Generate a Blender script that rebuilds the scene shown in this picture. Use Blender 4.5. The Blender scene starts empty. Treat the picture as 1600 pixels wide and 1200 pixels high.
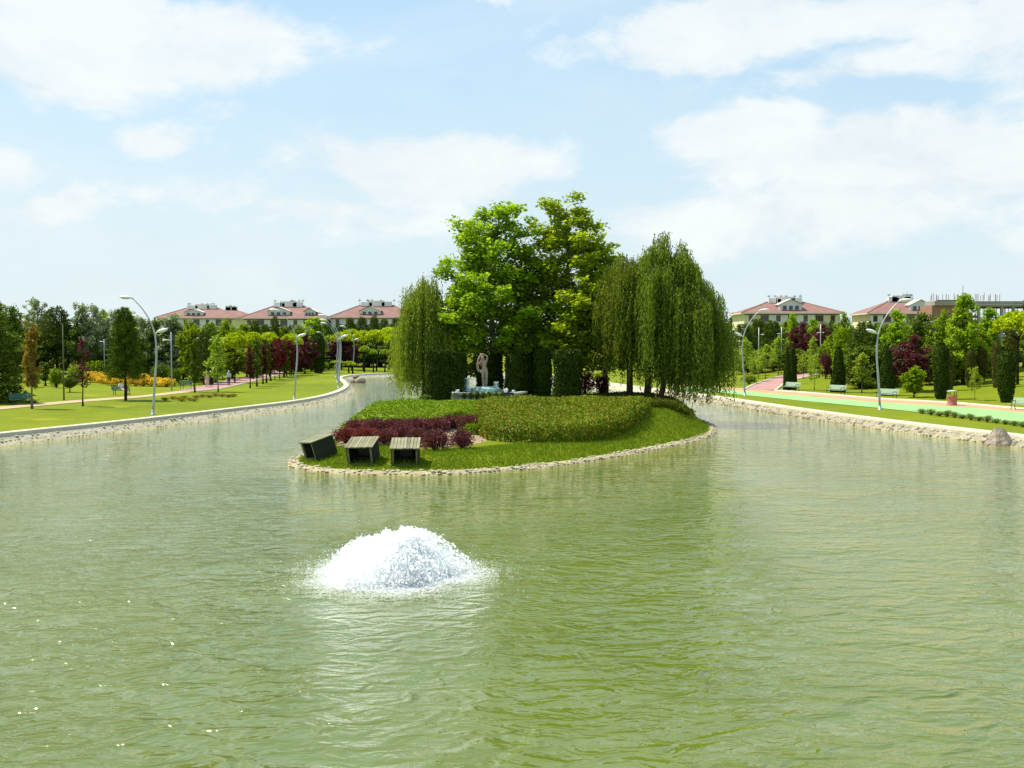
import bpy, math, random
import numpy as np
from mathutils import Vector, Matrix
R = math.radians
random.seed(7)
S = bpy.context.scene
C = S.collection

# ---------------------------------------------------------------- camera
CAMZ = 5.3; F = 1600.0; HOR = 538.0
cam = bpy.data.cameras.new('camera'); co = bpy.data.objects.new('camera', cam); C.objects.link(co)
cam.sensor_width = 36; cam.lens = 36*F/1600; cam.clip_end = 6000; cam.clip_start = 0.1
PITCH = math.atan((600-HOR)/F)
co.location = (0, 0, CAMZ); co.rotation_euler = (math.pi/2-PITCH, 0, 0)
S.camera = co
S.render.resolution_x = 1024; S.render.resolution_y = 768

# ---------------------------------------------------------------- sun and sky
SUN = Vector((-0.85, 0.36, 1.6)).normalized()
sl = bpy.data.lights.new('sun', 'SUN'); sl.energy = 5.0; sl.angle = R(0.5); sl.color = (1, .955, .87)
so = bpy.data.objects.new('sun', sl); C.objects.link(so); so.location = (-40, 20, 80)
so.rotation_euler = SUN.to_track_quat('Z', 'Y').to_euler()
S.view_settings.view_transform = 'Standard'; S.view_settings.look = 'None'
S.view_settings.exposure = 0.5; S.view_settings.gamma = 1
S.view_settings.use_curve_mapping = False
W = bpy.data.worlds.new("World"); S.world = W; W.use_nodes = True
SKY = 0.085

class NT:
    def __init__(s, nt): s.nt = nt; s.n = nt.nodes; s.l = nt.links
    def new(s, t, **k):
        n = s.n.new(t)
        for a, b in k.items(): setattr(n, a, b)
        return n
    def put(s, sock, v):
        if hasattr(v, 'is_linked') or hasattr(v, 'links'): s.l.new(v, sock)
        else: sock.default_value = v
    def math(s, op, a, b=0.0, c=None, clamp=False):
        n = s.new('ShaderNodeMath', operation=op, use_clamp=clamp)
        s.put(n.inputs[0], a); s.put(n.inputs[1], b)
        if c is not None: s.put(n.inputs[2], c)
        return n.outputs[0]
    def vmath(s, op, a, b=None):
        n = s.new('ShaderNodeVectorMath', operation=op); s.put(n.inputs[0], a)
        if b is not None: s.put(n.inputs[1], b)
        return n.outputs[0]
    def noise(s, vec, scale, detail=3, rough=.55, dist=0.0):
        n = s.new('ShaderNodeTexNoise'); s.put(n.inputs['Vector'], vec)
        n.inputs['Scale'].default_value = scale; n.inputs['Detail'].default_value = detail
        n.inputs['Roughness'].default_value = rough; n.inputs['Distortion'].default_value = dist
        return n.outputs['Fac']
    def ramp(s, f, stops):
        n = s.new('ShaderNodeValToRGB'); s.put(n.inputs[0], f)
        e = n.color_ramp.elements
        while len(e) < len(stops): e.new(.5)
        for el, (p, c) in zip(e, stops):
            el.position = p; el.color = (*c, 1) if len(c) == 3 else c
        return n.outputs[0]
    def mix(s, f, a, b, mode='MIX'):
        n = s.new('ShaderNodeMix', data_type='RGBA', blend_type=mode)
        s.put(n.inputs[0], f)
        s.put(n.inputs[6], a if not isinstance(a, tuple) else (*a[:3], 1)); s.put(n.inputs[7], b if not isinstance(b, tuple) else (*b[:3], 1))
        return n.outputs[2]
    def maprange(s, v, a, b, c, d, smooth=False):
        n = s.new('ShaderNodeMapRange'); s.put(n.inputs[0], v)
        if smooth: n.interpolation_type = 'SMOOTHSTEP'
        for i, x in enumerate((a, b, c, d)): n.inputs[i+1].default_value = x
        return n.outputs[0]

w = NT(W.node_tree)
for n in list(w.n): w.n.remove(n)
out = w.new('ShaderNodeOutputWorld'); bg = w.new('ShaderNodeBackground')
bg.inputs['Strength'].default_value = SKY
sky = w.new('ShaderNodeTexSky'); sky.sky_type = 'NISHITA'; sky.sun_disc = False
sky.sun_elevation = math.asin(SUN.z); sky.sun_rotation = math.atan2(SUN.x, SUN.y)
sky.air_density = 1.0; sky.dust_density = 0.7; sky.ozone_density = 1.0; sky.altitude = 50
tc = w.new('ShaderNodeTexCoord'); dirv = tc.outputs['Generated']
sep = w.new('ShaderNodeSeparateXYZ'); w.l.new(dirv, sep.inputs[0])
az = w.math('ARCTAN2', sep.outputs[0], sep.outputs[1])
el = w.math('ARCSINE', sep.outputs[2])
warp = w.noise(dirv, 5.0, 6, .6); warp2 = w.noise(w.vmath('ADD', dirv, (3.1, 1.7, .4)), 5.0, 6, .6)
azw = w.math('ADD', az, w.math('MULTIPLY', w.math('SUBTRACT', warp, .5), .22))
elw = w.math('ADD', el, w.math('MULTIPLY', w.math('SUBTRACT', warp2, .5), .12))
# cumulus banks: (azimuth, elevation, half widths, weight) in units of 1/1600 rad off north / horizon
banks = [(-700, 425, 270, 75, 1), (-420, 425, 130, 60, .9), (-510, 295, 90, 26, .85), (-745, 235, 60, 26, .8), (-670, 190, 110, 26, .75),
         (-450, 530, 70, 18, .7), (-90, 528, 90, 12, .5), (300, 478, 170, 50, 1), (560, 480, 200, 35, .7), (740, 450, 130, 75, .8), (560, 410, 220, 30, .6), (340, 330, 120, 34, .9), (420, 280, 170, 34, .8),
         (600, 265, 260, 62, 1), (-130, 275, 240, 52, 1), (-330, 205, 260, 36, .7), (-420, 330, 90, 30, .5), (450, 190, 360, 50, .75), (0, 150, 800, 40, .35),
         (1500, 500, 400, 120, .9), (-1500, 430, 350, 110, .9), (2600, 600, 500, 200, .9), (-2900, 500, 500, 150, .9), (200, 1300, 500, 200, .8), (-900, 1000, 420, 160, .8), (1100, 900, 300, 120, .7)]
acc = 0.0
for (a, e, ra, re, wt) in banks:
    # sharper top, soft base
    dx = w.math('DIVIDE', w.math('SUBTRACT', azw, a/F), ra/F*1.15)
    dy = w.math('DIVIDE', w.math('SUBTRACT', elw, e/F), re/F*1.25)
    d2 = w.math('ADD', w.math('MULTIPLY', dx, dx), w.math('MULTIPLY', dy, dy))
    g = w.math('MULTIPLY', w.math('POWER', 2.718, w.math('MULTIPLY', d2, -1.0)), wt)
    acc = w.math('MAXIMUM', acc, g)
sc = w.new('ShaderNodeMapping'); sc.inputs['Scale'].default_value = (1, 1, 2.2); w.l.new(dirv, sc.inputs[0])
puff = w.noise(sc.outputs[0], 7.0, 9, .62, .3)
wisp = w.noise(sc.outputs[0], 2.6, 7, .6, .6)
m1 = w.math('ADD', acc, w.math('MULTIPLY', w.math('SUBTRACT', puff, .5), 1.9))
mask = w.maprange(m1, .16, .74, 0, .88, True)
thin = w.maprange(wisp, .40, .75, 0.06, .40, True)
mask = w.math('MAXIMUM', mask, thin)
ccol = w.ramp(puff, [(.3, (6.6, 7.2, 7.6)), (.62, (8.0, 8.35, 8.3))])
# hazy horizon
skyc = sky.outputs[0]
skyc = w.mix(1.0, skyc, (1.75, 1.60, 1.28), 'MULTIPLY')
skyc = w.mix(.6, skyc, (4.1, 6.6, 9.0))
hz = w.maprange(sep.outputs[2], 0.0, .34, .9, 0.0, True)
skyh = w.mix(hz, skyc, (6.1, 7.15, 7.5))
fin = w.mix(mask, skyh, ccol)
w.l.new(fin, bg.inputs['Color']); w.l.new(bg.outputs[0], out.inputs[0])

# ---------------------------------------------------------------- materials
ORD = 'first second third fourth fifth sixth seventh eighth ninth tenth eleventh twelfth thirteenth fourteenth fifteenth'.split()
MATS = {}
def mat(name, col=(.5, .5, .5), rough=.7, spec=.3, metal=0.0, var=0.0, vscale=3.0, bump=0.0, bscale=20.0):
    if name in MATS: return MATS[name]
    m = bpy.data.materials.new(name); m.use_nodes = True; t = NT(m.node_tree)
    b = t.n['Principled BSDF']
    b.inputs['Roughness'].default_value = rough; b.inputs['Metallic'].default_value = metal
    b.inputs['Specular IOR Level'].default_value = spec
    co_ = t.new('ShaderNodeTexCoord').outputs['Object']
    if var:
        f = t.noise(co_, vscale, 5, .65)
        lo = tuple(c*(1-var) for c in col); hi = tuple(min(1, c*(1+var)) for c in col)
        t.l.new(t.ramp(f, [(.3, lo), (.7, hi)]), b.inputs['Base Color'])
    else: b.inputs['Base Color'].default_value = (*col, 1)
    if bump:
        bn = t.new('ShaderNodeBump'); bn.inputs['Distance'].default_value = bump
        t.l.new(t.noise(co_, bscale, 5, .6), bn.inputs['Height']); t.l.new(bn.outputs[0], b.inputs['Normal'])
    MATS[name] = m; return m

def foliage(name, dark, light, tint=None, trans=.38, big=.9):
    if name in MATS: return MATS[name]
    m = bpy.data.materials.new(name); m.use_nodes = True; t = NT(m.node_tree)
    b = t.n['Principled BSDF']; o = t.n['Material Output']
    b.inputs['Roughness'].default_value = .55; b.inputs['Specular IOR Level'].default_value = .08
    geo = t.new('ShaderNodeNewGeometry'); tcn = t.new('ShaderNodeTexCoord')
    oi = t.new('ShaderNodeObjectInfo')
    ns = t.noise(tcn.outputs['Object'], big, 3, .6)
    f = t.math('ADD', t.math('MULTIPLY', geo.outputs['Random Per Island'], .5), t.math('MULTIPLY', ns, .55))
    c = t.ramp(f, [(.25, dark), (.75, light)])
    if tint: c = t.mix(t.math('MULTIPLY', t.math('GREATER_THAN', geo.outputs['Random Per Island'], .80), .75), c, tint)
    hv = t.new('ShaderNodeHueSaturation'); t.l.new(c, hv.inputs['Color'])
    t.l.new(t.maprange(oi.outputs['Random'], 0, 1, .492, .508), hv.inputs['Hue'])
    t.l.new(t.maprange(oi.outputs['Random'], 0, 1, .9, 1.12), hv.inputs['Value'])
    c = hv.outputs[0]
    t.l.new(c, b.inputs['Base Color'])
    tr = t.new('ShaderNodeBsdfTranslucent')
    t.l.new(t.mix(1.0, c, (1.5, 1.5, .6), 'MULTIPLY'), tr.inputs['Color'])
    mx = t.new('ShaderNodeMixShader'); mx.inputs[0].default_value = trans
    t.l.new(b.outputs[0], mx.inputs[1]); t.l.new(tr.outputs[0], mx.inputs[2]); t.l.new(mx.outputs[0], o.inputs[0])
    MATS[name] = m; return m

G_plane = foliage('plane_leaves', (.10, .18, .008), (.32, .44, .024), trans=.5)
G_plane2 = foliage('sun_brightened_plane_leaves', (.12, .20, .008), (.37, .47, .024), trans=.55)  # brighter copy of the plane leaves: sunlight on the crown put into the colour
G_mid = foliage('mid_green_leaves', (0.0781, 0.1375, 0.0044), (0.2600, 0.3413, 0.0110))
G_dark = foliage('dark_green_leaves', (0.0413, 0.0780, 0.0053), (0.1462, 0.2048, 0.0120), trans=.15)
G_pine = foliage('pine_needles', (0.0385, 0.0672, 0.0069), (0.1274, 0.1764, 0.0146), trans=.12)
G_silver = foliage('silver_leaves', (.12, .16, .08), (.42, .48, .30), trans=.2)
G_willow = foliage('willow_leaves', (.045, .088, .008), (.22, .275, .030), trans=.4, big=.6)
G_yel = foliage('lime_leaves', (.24, .33, .006), (.50, .57, .010), trans=.25)
G_gold = foliage('golden_leaves', (.17, .12, .02), (.36, .28, .045))
G_red = foliage('crimson_leaves', (.06, .010, .012), (.24, .030, .032), trans=.2)
G_plum = foliage('plum_leaves', (.045, .012, .018), (.14, .035, .045), trans=.2)
G_bronze = foliage('bronze_leaves', (.05, .02, .014), (.14, .05, .028), trans=.2)
G_barb = foliage('barberry_leaves', (.035, .012, .018), (.27, .085, .10), trans=.2, big=1.6)
G_topi = foliage('clipped_yew', (0.0156, 0.0325, 0.0035), (0.0553, 0.0866, 0.0070), trans=.1, big=2)
G_topi2 = foliage('clipped_golden_thuja', (.045, .05, .01), (.13, .12, .022), trans=.1, big=2)
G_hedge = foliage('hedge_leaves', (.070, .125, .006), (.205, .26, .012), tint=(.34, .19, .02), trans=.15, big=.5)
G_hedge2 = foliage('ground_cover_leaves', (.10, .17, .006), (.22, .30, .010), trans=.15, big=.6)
G_hdark = foliage('shade_toned_hedge_leaves', (0.0375, 0.0600, 0.0035), (0.1105, 0.1260, 0.0072), trans=.12, big=.8)  # darker copy of the hedge green, willow shade painted into the leaf colour
G_orange = foliage('orange_flower_leaves', (.50, .30, .012), (.90, .62, .05), tint=(.10, .16, .02), trans=.2)
G_sap = foliage('sapling_leaves', (.14, .22, .015), (.36, .44, .04), trans=.3)
G_grass = foliage('grass_blades', (.08, .135, .006), (.19, .26, .010), trans=.25)
G_far = foliage('far_leaves', (0.0375, 0.0600, 0.0077), (0.0910, 0.1260, 0.0160), trans=.1)
G_rose = foliage('rose_leaves', (.06, .11, .015), (.17, .22, .03), tint=(.5, .35, .2))
G_flow = foliage('red_flowers', (.10, .15, .015), (.2, .24, .02), tint=(.65, .03, .01))
M_bark = mat('bark', (.085, .062, .045), .9, .1, var=.35, vscale=6, bump=.03)
M_barkd = mat('dark_bark', (.035, .027, .02), .9, .1, var=.35, vscale=6, bump=.03)
M_barkg = mat('grey_bark', (.16, .14, .11), .9, .1, var=.35, vscale=8, bump=.02)
M_metal = mat('galvanised_steel', (.42, .44, .46), .45, .5, metal=.5, var=.12)
M_lamp = mat('lamp_shell', (.72, .74, .74), .35, .5)
M_glassl = mat('lamp_glass', (.55, .56, .52), .2, .6)
M_bench = mat('green_bench_paint', (.03, .13, .08), .5, .4, var=.2)
M_benchl = mat('pale_green_bench_paint', (.34, .45, .30), .5, .4, var=.15)
M_iron = mat('cast_iron', (.02, .03, .025), .5, .4)
M_rail = mat('white_rail', (.7, .7, .66), .5, .3)
M_stone = mat('pale_stone', (.38, .34, .25), .85, .2, var=.28, vscale=2.5, bump=.03, bscale=9)
M_stone2 = mat('grey_stone', (.22, .20, .155), .85, .2, var=.3, vscale=2.5, bump=.03, bscale=9)
M_boulder = mat('boulder_stone', (.40, .32, .24), .85, .2, var=.3, vscale=1.6, bump=.08, bscale=6)
M_kerb = mat('white_kerb', (.50, .46, .35), .8, .2, var=.1, vscale=.8)
M_marble = mat('marble', (.34, .25, .18), .5, .4, var=.25, vscale=3, bump=.01)
M_basin = mat('basin_stone', (.62, .60, .52), .5, .4, var=.08)
M_blackmetal = mat('black_metal', (.015, .015, .02), .4, .5)
M_lens = mat('lamp_lens', (.03, .035, .06), .25, .8)
M_brickbin = mat('red_terracotta', (.42, .17, .12), .8, .2, var=.15, vscale=8)
M_soil = mat('sandy_soil', (.30, .22, .14), .95, .1, var=.3, vscale=2, bump=.05, bscale=12)
M_roof = mat('red_roof_tiles', (.25, .132, .108), .8, .2, var=.16, vscale=.6)
M_wally = mat('cream_wall', (.62, .57, .36), .85, .2, var=.05, vscale=.3)
M_wallw = mat('white_wall', (.62, .62, .60), .85, .2, var=.05, vscale=.3)
M_fasc = mat('eave_fascia', (.62, .58, .52), .8, .2)
M_pane = mat('window_glass', (.035, .045, .06), .08, .6)
M_frame = mat('window_frame', (.32, .20, .14), .6, .3)
M_conc = mat('concrete', (.30, .28, .25), .9, .2, var=.2, vscale=.8)
M_form = mat('rusty_formwork', (.22, .085, .04), .85, .2, var=.3, vscale=1.5)
M_cyan = mat('basin_tile', (.35, .58, .52), .3, .5)

def wood():
    m = bpy.data.materials.new('weathered_wood'); m.use_nodes = True; t = NT(m.node_tree); b = t.n['Principled BSDF']
    oi = t.new('ShaderNodeObjectInfo'); tcn = t.new('ShaderNodeTexCoord')
    mp = t.new('ShaderNodeMapping'); mp.inputs['Scale'].default_value = (14, 1.6, 14); t.l.new(tcn.outputs['Object'], mp.inputs[0])
    g = t.noise(mp.outputs[0], 2.0, 5, .65)
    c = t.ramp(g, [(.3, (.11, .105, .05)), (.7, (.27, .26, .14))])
    hv = t.new('ShaderNodeHueSaturation'); t.l.new(c, hv.inputs['Color'])
    t.l.new(t.maprange(oi.outputs['Random'], 0, 1, .7, 1.35), hv.inputs['Value'])
    t.l.new(hv.outputs[0], b.inputs['Base Color']); b.inputs['Roughness'].default_value = .85
    return m
M_wood = wood()
M_woodshade = mat('shade_darkened_wood', (.03, .034, .02), .85, .2, var=.3, vscale=5)  # dark stained box wood, with the shade on its sides put into the colour

def lawn_mat(name, patch=True):
    m = bpy.data.materials.new(name); m.use_nodes = True; t = NT(m.node_tree); b = t.n['Principled BSDF']
    P = t.new('ShaderNodeNewGeometry').outputs['Position']
    big = t.noise(P, .06, 4, .6); midn = t.noise(P, .5, 5, .65); fine = t.noise(P, 7, 4, .7)
    f = t.math('ADD', t.math('MULTIPLY', big, .55), t.math('ADD', t.math('MULTIPLY', midn, .38), t.math('MULTIPLY', fine, .34)))
    f = t.math('SUBTRACT', f, .11)
    c = t.ramp(f, [(.40, (.115, .155, .003)), (.54, (.165, .205, .004)), (.68, (.215, .235, .005))])
    if patch:
        y = t.maprange(t.noise(P, .22, 3, .5), .66, .72, 0, .55, True)
        c = t.mix(y, c, (.36, .30, .02))
    t.l.new(c, b.inputs['Base Color']); b.inputs['Roughness'].default_value = .85; b.inputs['Specular IOR Level'].default_value = .1
    bn = t.new('ShaderNodeBump'); bn.inputs['Distance'].default_value = .12; bn.inputs['Strength'].default_value = .8
    t.l.new(t.noise(P, 9, 5, .75), bn.inputs['Height']); t.l.new(bn.outputs[0], b.inputs['Normal'])
    return m
M_lawn = lawn_mat('lawn')

def path_mat(name, c1, joint=0.0):
    m = bpy.data.materials.new(name); m.use_nodes = True; t = NT(m.node_tree); b = t.n['Principled BSDF']
    P = t.new('ShaderNodeNewGeometry').outputs['Position']
    f = t.math('ADD', t.math('MULTIPLY', t.noise(P, .5, 4, .6), .6), t.math('MULTIPLY', t.noise(P, 14, 3, .7), .4))
    c = t.ramp(f, [(.35, tuple(x*.84 for x in c1)), (.62, tuple(x*1.12 for x in c1))])
    t.l.new(c, b.inputs['Base Color']); b.inputs['Roughness'].default_value = .85
    return m
M_pgreen = path_mat('green_track', (.23, .44, .14))
M_psalm = path_mat('salmon_paving', (.44, .25, .12))
M_ppink = path_mat('pink_paving', (.36, .19, .16))
M_pbeige = path_mat('beige_paving', (.42, .30, .16))

# ---------------------------------------------------------------- mesh helpers
def mesh_np(name, V, Fc, mats, smooth=False, midx=None):
    V = np.asarray(V, np.float32); Fc = np.asarray(Fc, np.int32); k = Fc.shape[1]; n = len(Fc)
    me = bpy.data.meshes.new(name)
    me.vertices.add(len(V)); me.vertices.foreach_set('co', V.ravel())
    me.loops.add(n*k); me.loops.foreach_set('vertex_index', Fc.ravel())
    me.polygons.add(n); me.polygons.foreach_set('loop_start', np.arange(0, n*k, k, dtype=np.int32))
    me.polygons.foreach_set('loop_total', np.full(n, k, np.int32))
    if smooth: me.polygons.foreach_set('use_smooth', np.ones(n, bool))
    if midx is not None: me.polygons.foreach_set('material_index', np.asarray(midx, np.int32))
    me.update(calc_edges=True)
    for m in (mats if isinstance(mats, (list, tuple)) else [mats]): me.materials.append(m)
    return me

class MB:
    def __init__(s): s.v = []; s.f = []
    def add(s, v, f):
        o = len(s.v); s.v += [tuple(p) for p in v]; s.f += [tuple(i+o for i in q) for q in f]; return s
    def box(s, cx, cy, cz, sx, sy, sz, M=None):
        v = [Vector((cx+a*sx/2, cy+b*sy/2, cz+c*sz/2)) for c in (-1, 1) for b in (-1, 1) for a in (-1, 1)]
        if M is not None: v = [M @ p for p in v]
        return s.add(v, [(0, 2, 3, 1), (4, 5, 7, 6), (0, 1, 5, 4), (2, 6, 7, 3), (0, 4, 6, 2), (1, 3, 7, 5)])
    def tube(s, pts, rad, n=6, cap=True):
        pts = [Vector(p) for p in pts]
        if not hasattr(rad, '__len__'): rad = [rad]*len(pts)
        rings = []; ref = None
        for i, p in enumerate(pts):
            d = (pts[min(i+1, len(pts)-1)]-pts[max(i-1, 0)])
            if d.length < 1e-6: d = Vector((0, 0, 1))
            d.normalize()
            if ref is None: ref = d.orthogonal().normalized()
            ref = (ref-d*ref.dot(d)); ref = ref.normalized() if ref.length > 1e-6 else d.orthogonal().normalized()
            q = d.cross(ref)
            rings.append([p+(ref*math.cos(2*math.pi*j/n)+q*math.sin(2*math.pi*j/n))*rad[i] for j in range(n)])
        v = [x for r in rings for x in r]; f = []
        for i in range(len(pts)-1):
            for j in range(n):
                a = i*n+j; b = i*n+(j+1) % n; f.append((a, b, b+n, a+n))
        if cap: f.append(tuple(range(n-1, -1, -1))); f.append(tuple(range(len(v)-n, len(v))))
        return s.add(v, f)
    def lathe(s, prof, n=16, c=(0, 0, 0)):
        v = []; f = []
        for r, z in prof:
            for j in range(n): v.append((c[0]+r*math.cos(2*math.pi*j/n), c[1]+r*math.sin(2*math.pi*j/n), c[2]+z))
        for i in range(len(prof)-1):
            for j in range(n):
                a = i*n+j; b = i*n+(j+1) % n; f.append((a, b, b+n, a+n))
        f.append(tuple(range(n-1, -1, -1))); f.append(tuple(range(len(v)-n, len(v))))
        return s.add(v, f)
    def ell(s, c, r, n=10, m=6, M=None):
        v = []; f = []
        for i in range(m+1):
            th = math.pi*i/m
            for j in range(n):
                ph = 2*math.pi*j/n
                p = Vector((r[0]*math.sin(th)*math.cos(ph), r[1]*math.sin(th)*math.sin(ph), r[2]*math.cos(th)))
                if M is not None: p = M @ p
                v.append(p+Vector(c))
        for i in range(m):
            for j in range(n):
                a = i*n+j; b = i*n+(j+1) % n; f.append((a+n, b+n, b, a))
        return s.add(v, f)
    def mesh(s, name, m, smooth=False):
        me = bpy.data.meshes.new(name); me.from_pydata([tuple(p) for p in s.v], [], s.f); me.update()
        if smooth: me.polygons.foreach_set('use_smooth', np.ones(len(me.polygons), bool))
        me.materials.append(m); return me
    def build(s, name, m, parent=None, smooth=False, **k): return obj(name, s.mesh(name, m, smooth), parent, **k)

def obj(name, me, parent=None, loc=None, rot=None, scale=None, **props):
    o = bpy.data.objects.new(name, me); C.objects.link(o)
    if parent is not None: o.parent = parent
    if loc is not None: o.location = loc
    if rot is not None: o.rotation_euler = rot
    if scale is not None: o.scale = scale
    for k, v in props.items():
        if v is not None: o[k] = v
    return o
def thing(name, label, cat, loc=(0, 0, 0), rz=0, group=None, scale=None):
    return obj(name, None, None, loc, (0, 0, rz), scale, label=label, category=cat, group=group)

# ---------------------------------------------------------------- terrain
def chaikin(P, it=2, closed=True):
    P = np.array(P, float)
    for _ in range(it):
        Q = np.roll(P, -1, 0)
        P = np.stack([P*.75+Q*.25, P*.25+Q*.75], 1).reshape(-1, P.shape[1])
    return P
shore = chaikin([(-27.3, 54.6), (-24.8, 61), (-22.4, 69), (-20.6, 76), (-18.2, 85), (-17.2, 94), (-17.4, 105), (-18.8, 119), (-21.8, 134), (-25.2, 150), (-24.6, 163), (-19, 171),
                 (-8, 173), (2, 170), (7, 160), (9, 146), (11, 130), (13.5, 117), (16.8, 104), (19.4, 88), (21.6, 73), (23.8, 62.5), (26.6, 53), (30, 42), (33, 28), (33, 5), (30, -25),
                 (0, -45), (-30, -28), (-34, 0), (-33, 28), (-30, 43)])
isle = chaikin([(-10.0, 45.6), (-8.6, 42.9), (-6.3, 41.7), (-3.4, 41.4), (-.4, 42.6), (2.4, 45), (5.2, 48.6), (8.0, 52.8), (10.6, 57), (12.2, 61.6), (13, 67), (12.9, 73), (11.6, 79), (8, 84), (3, 87), (-3, 86), (-7, 81), (-8.6, 74), (-10.2, 66), (-10.3, 60), (-9.7, 54), (-9.8, 49)])
def sdist(P, poly):
    """signed distance, + outside"""
    A = poly; B = np.roll(poly, -1, 0); P = np.atleast_2d(P); d = np.full(len(P), 1e9); ins = np.zeros(len(P), bool)
    for a, b in zip(A, B):
        ab = b-a; t = np.clip(((P-a)@ab)/(ab@ab), 0, 1); q = P-a-t[:, None]*ab
        d = np.minimum(d, np.hypot(q[:, 0], q[:, 1]))
        c = ((a[1] > P[:, 1]) != (b[1] > P[:, 1])); dy = b[1]-a[1]
        if abs(dy) > 1e-9: ins ^= c & (P[:, 0] < (b[0]-a[0])*(P[:, 1]-a[1])/dy+a[0])
    return np.where(ins, -d, d)
def sstep(t): t = np.clip(t, 0, 1); return t*t*(3-2*t)
LZ = .5
def hland(P):
    P = np.atleast_2d(np.asarray(P, float)); d = sdist(P, shore); x = P[:, 0]; y = P[:, 1]
    side = sstep((x+6)/12.0); d0 = 20*(1-side)+15*side
    back = sstep((y-150)/25.0)*(np.abs(x) < 60); d0 = d0*(1-back)+26*back
    z = LZ+3.1*sstep((d-d0)/(52-side*10))
    z += .10*np.sin(x*.11+1)*np.sin(y*.09)*sstep((d-12)/14)
    z = np.where(d < .35, LZ-(.35-d)/.45*2.2, z)
    return np.maximum(z, -1.7)
def hisle(P):
    P = np.atleast_2d(np.asarray(P, float)); d = -sdist(P, isle)
    z = .10+.40*sstep(d/2.8)+1.03*sstep((d+.1)/2.5)*sstep((P[:, 1]-50.8)/8.6)
    return np.where(d < 0, .10+d*1.5, z)
def ray(px, py):
    return Vector(((px-800)/F, 1.0, -(py-600)/F)) if False else _ray(px, py)
def _ray(px, py):
    u = (px-800)/F; v = -(py-600)/F
    c, s_ = math.cos(PITCH), math.sin(PITCH)
    d = Vector((u, c+v*s_, -s_+v*c)); return d/d.y
def atY(px, py, Y): r = _ray(px, py); return Vector((r.x*Y, Y, CAMZ+r.z*Y))
def atZ(px, py, z): r = _ray(px, py); return atY(px, py, (z-CAMZ)/r.z)
def G(px, py, fn=None, y0=30, y1=330):
    fn = fn or hland
    r = _ray(px, py); Y = np.linspace(y0, y1, 1500); P = np.stack([r.x*Y, Y], 1); h = fn(P); z = CAMZ+r.z*Y
    if fn is hland: ok = (z <= h) & (h > .3)
    else: ok = (z <= h) & (h > -.1)
    i = np.argmax(ok) if ok.any() else len(Y)-1
    return Vector((r.x*Y[i], Y[i], float(h[i])))
def HL(x, y): return float(hland([(x, y)])[0])
def HI(x, y): return float(hisle([(x, y)])[0])

def axis(lo, hi, step, far_lo, far_hi):
    a = list(np.arange(lo, hi+1e-6, step)); s = step; x = lo; L = []
    while x > far_lo: s *= 1.16; x -= s; L.append(x)
    s = step; x = a[-1]; H = []
    while x < far_hi: s *= 1.16; x += s; H.append(x)
    return np.array(L[::-1]+a+H)
X = axis(-42, 42, .55, -2500, 2500); Y = axis(-48, 180, .55, -600, 3500)
GX, GY = np.meshgrid(X, Y); PP = np.stack([GX.ravel(), GY.ravel()], 1)
Z = hland(PP); nx, ny = len(X), len(Y)
idx = np.arange(nx*ny).reshape(ny, nx)
Fq = np.stack([idx[:-1, :-1], idx[:-1, 1:], idx[1:, 1:], idx[1:, :-1]], -1).reshape(-1, 4)
obj('ground', mesh_np('ground', np.c_[PP, Z], Fq, M_lawn, True), kind='structure')

# ---------------------------------------------------------------- water
def water_mat():
    m = bpy.data.materials.new('pond_water'); m.use_nodes = True; t = NT(m.node_tree); b = t.n['Principled BSDF']
    P = t.new('ShaderNodeNewGeometry').outputs['Position']
    at = t.new('ShaderNodeAttribute', attribute_name='shallow'); sh = at.outputs['Fac']
    deep = t.ramp(t.noise(P, .12, 3, .5), [(.35, (.092, .122, .008)), (.65, (.116, .146, .016))])
    shn = t.math('ADD', sh, t.math('MULTIPLY', t.math('SUBTRACT', t.noise(P, 1.1, 4, .6), .5), .5), clamp=True)
    gate = t.math('MULTIPLY', shn, t.maprange(sh, 0.02, .3, 0, 1))
    c = t.mix(gate, deep, (.34, .295, .07))
    t.l.new(c, b.inputs['Base Color']); b.inputs['Roughness'].default_value = .035; b.inputs['IOR'].default_value = 1.75
    b.inputs['Specular IOR Level'].default_value = .5
    mp = t.new('ShaderNodeMapping'); mp.inputs['Scale'].default_value = (.62, 1, 1); mp.inputs['Rotation'].default_value = (0, 0, R(-8)); t.l.new(P, mp.inputs[0])
    n1 = t.noise(mp.outputs[0], 2.1, 2, .5, .9); n2 = t.noise(mp.outputs[0], 5.5, 3, .6, .8); nb = t.noise(mp.outputs[0], .8, 1, .5); n0 = t.noise(P, .35, 2, .5)
    # ripples running out from the aerator
    rel = t.vmath('SUBTRACT', P, (-2.6, 23.4, 0)); ln = t.new('ShaderNodeVectorMath', operation='LENGTH'); t.l.new(rel, ln.inputs[0])
    ph = t.math('ADD', t.math('MULTIPLY', ln.outputs['Value'], 13.0), t.math('MULTIPLY', t.noise(P, .9, 4, .6), 26.0))
    rg = t.math('MULTIPLY', t.math('SINE', ph), t.maprange(ln.outputs['Value'], 1.5, 16, .022, 0.012))
    amp = t.maprange(n0, .3, .7, .5, 1.4)
    hgt = t.math('ADD', t.math('ADD', t.math('ADD', t.math('MULTIPLY', t.math('POWER', n1, 1.6), 1.2), t.math('MULTIPLY', nb, .6)), t.math('MULTIPLY', n2, .21)), rg)
    hgt = t.math('MULTIPLY', hgt, t.math('MULTIPLY', amp, t.maprange(ln.outputs['Value'], 2, 34, 1.1, .62)))
    bn = t.new('ShaderNodeBump'); bn.inputs['Distance'].default_value = .135; bn.inputs['Strength'].default_value = 1.0
    t.l.new(hgt, bn.inputs['Height']); t.l.new(bn.outputs[0], b.inputs['Normal'])
    return m
M_water = water_mat()
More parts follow.
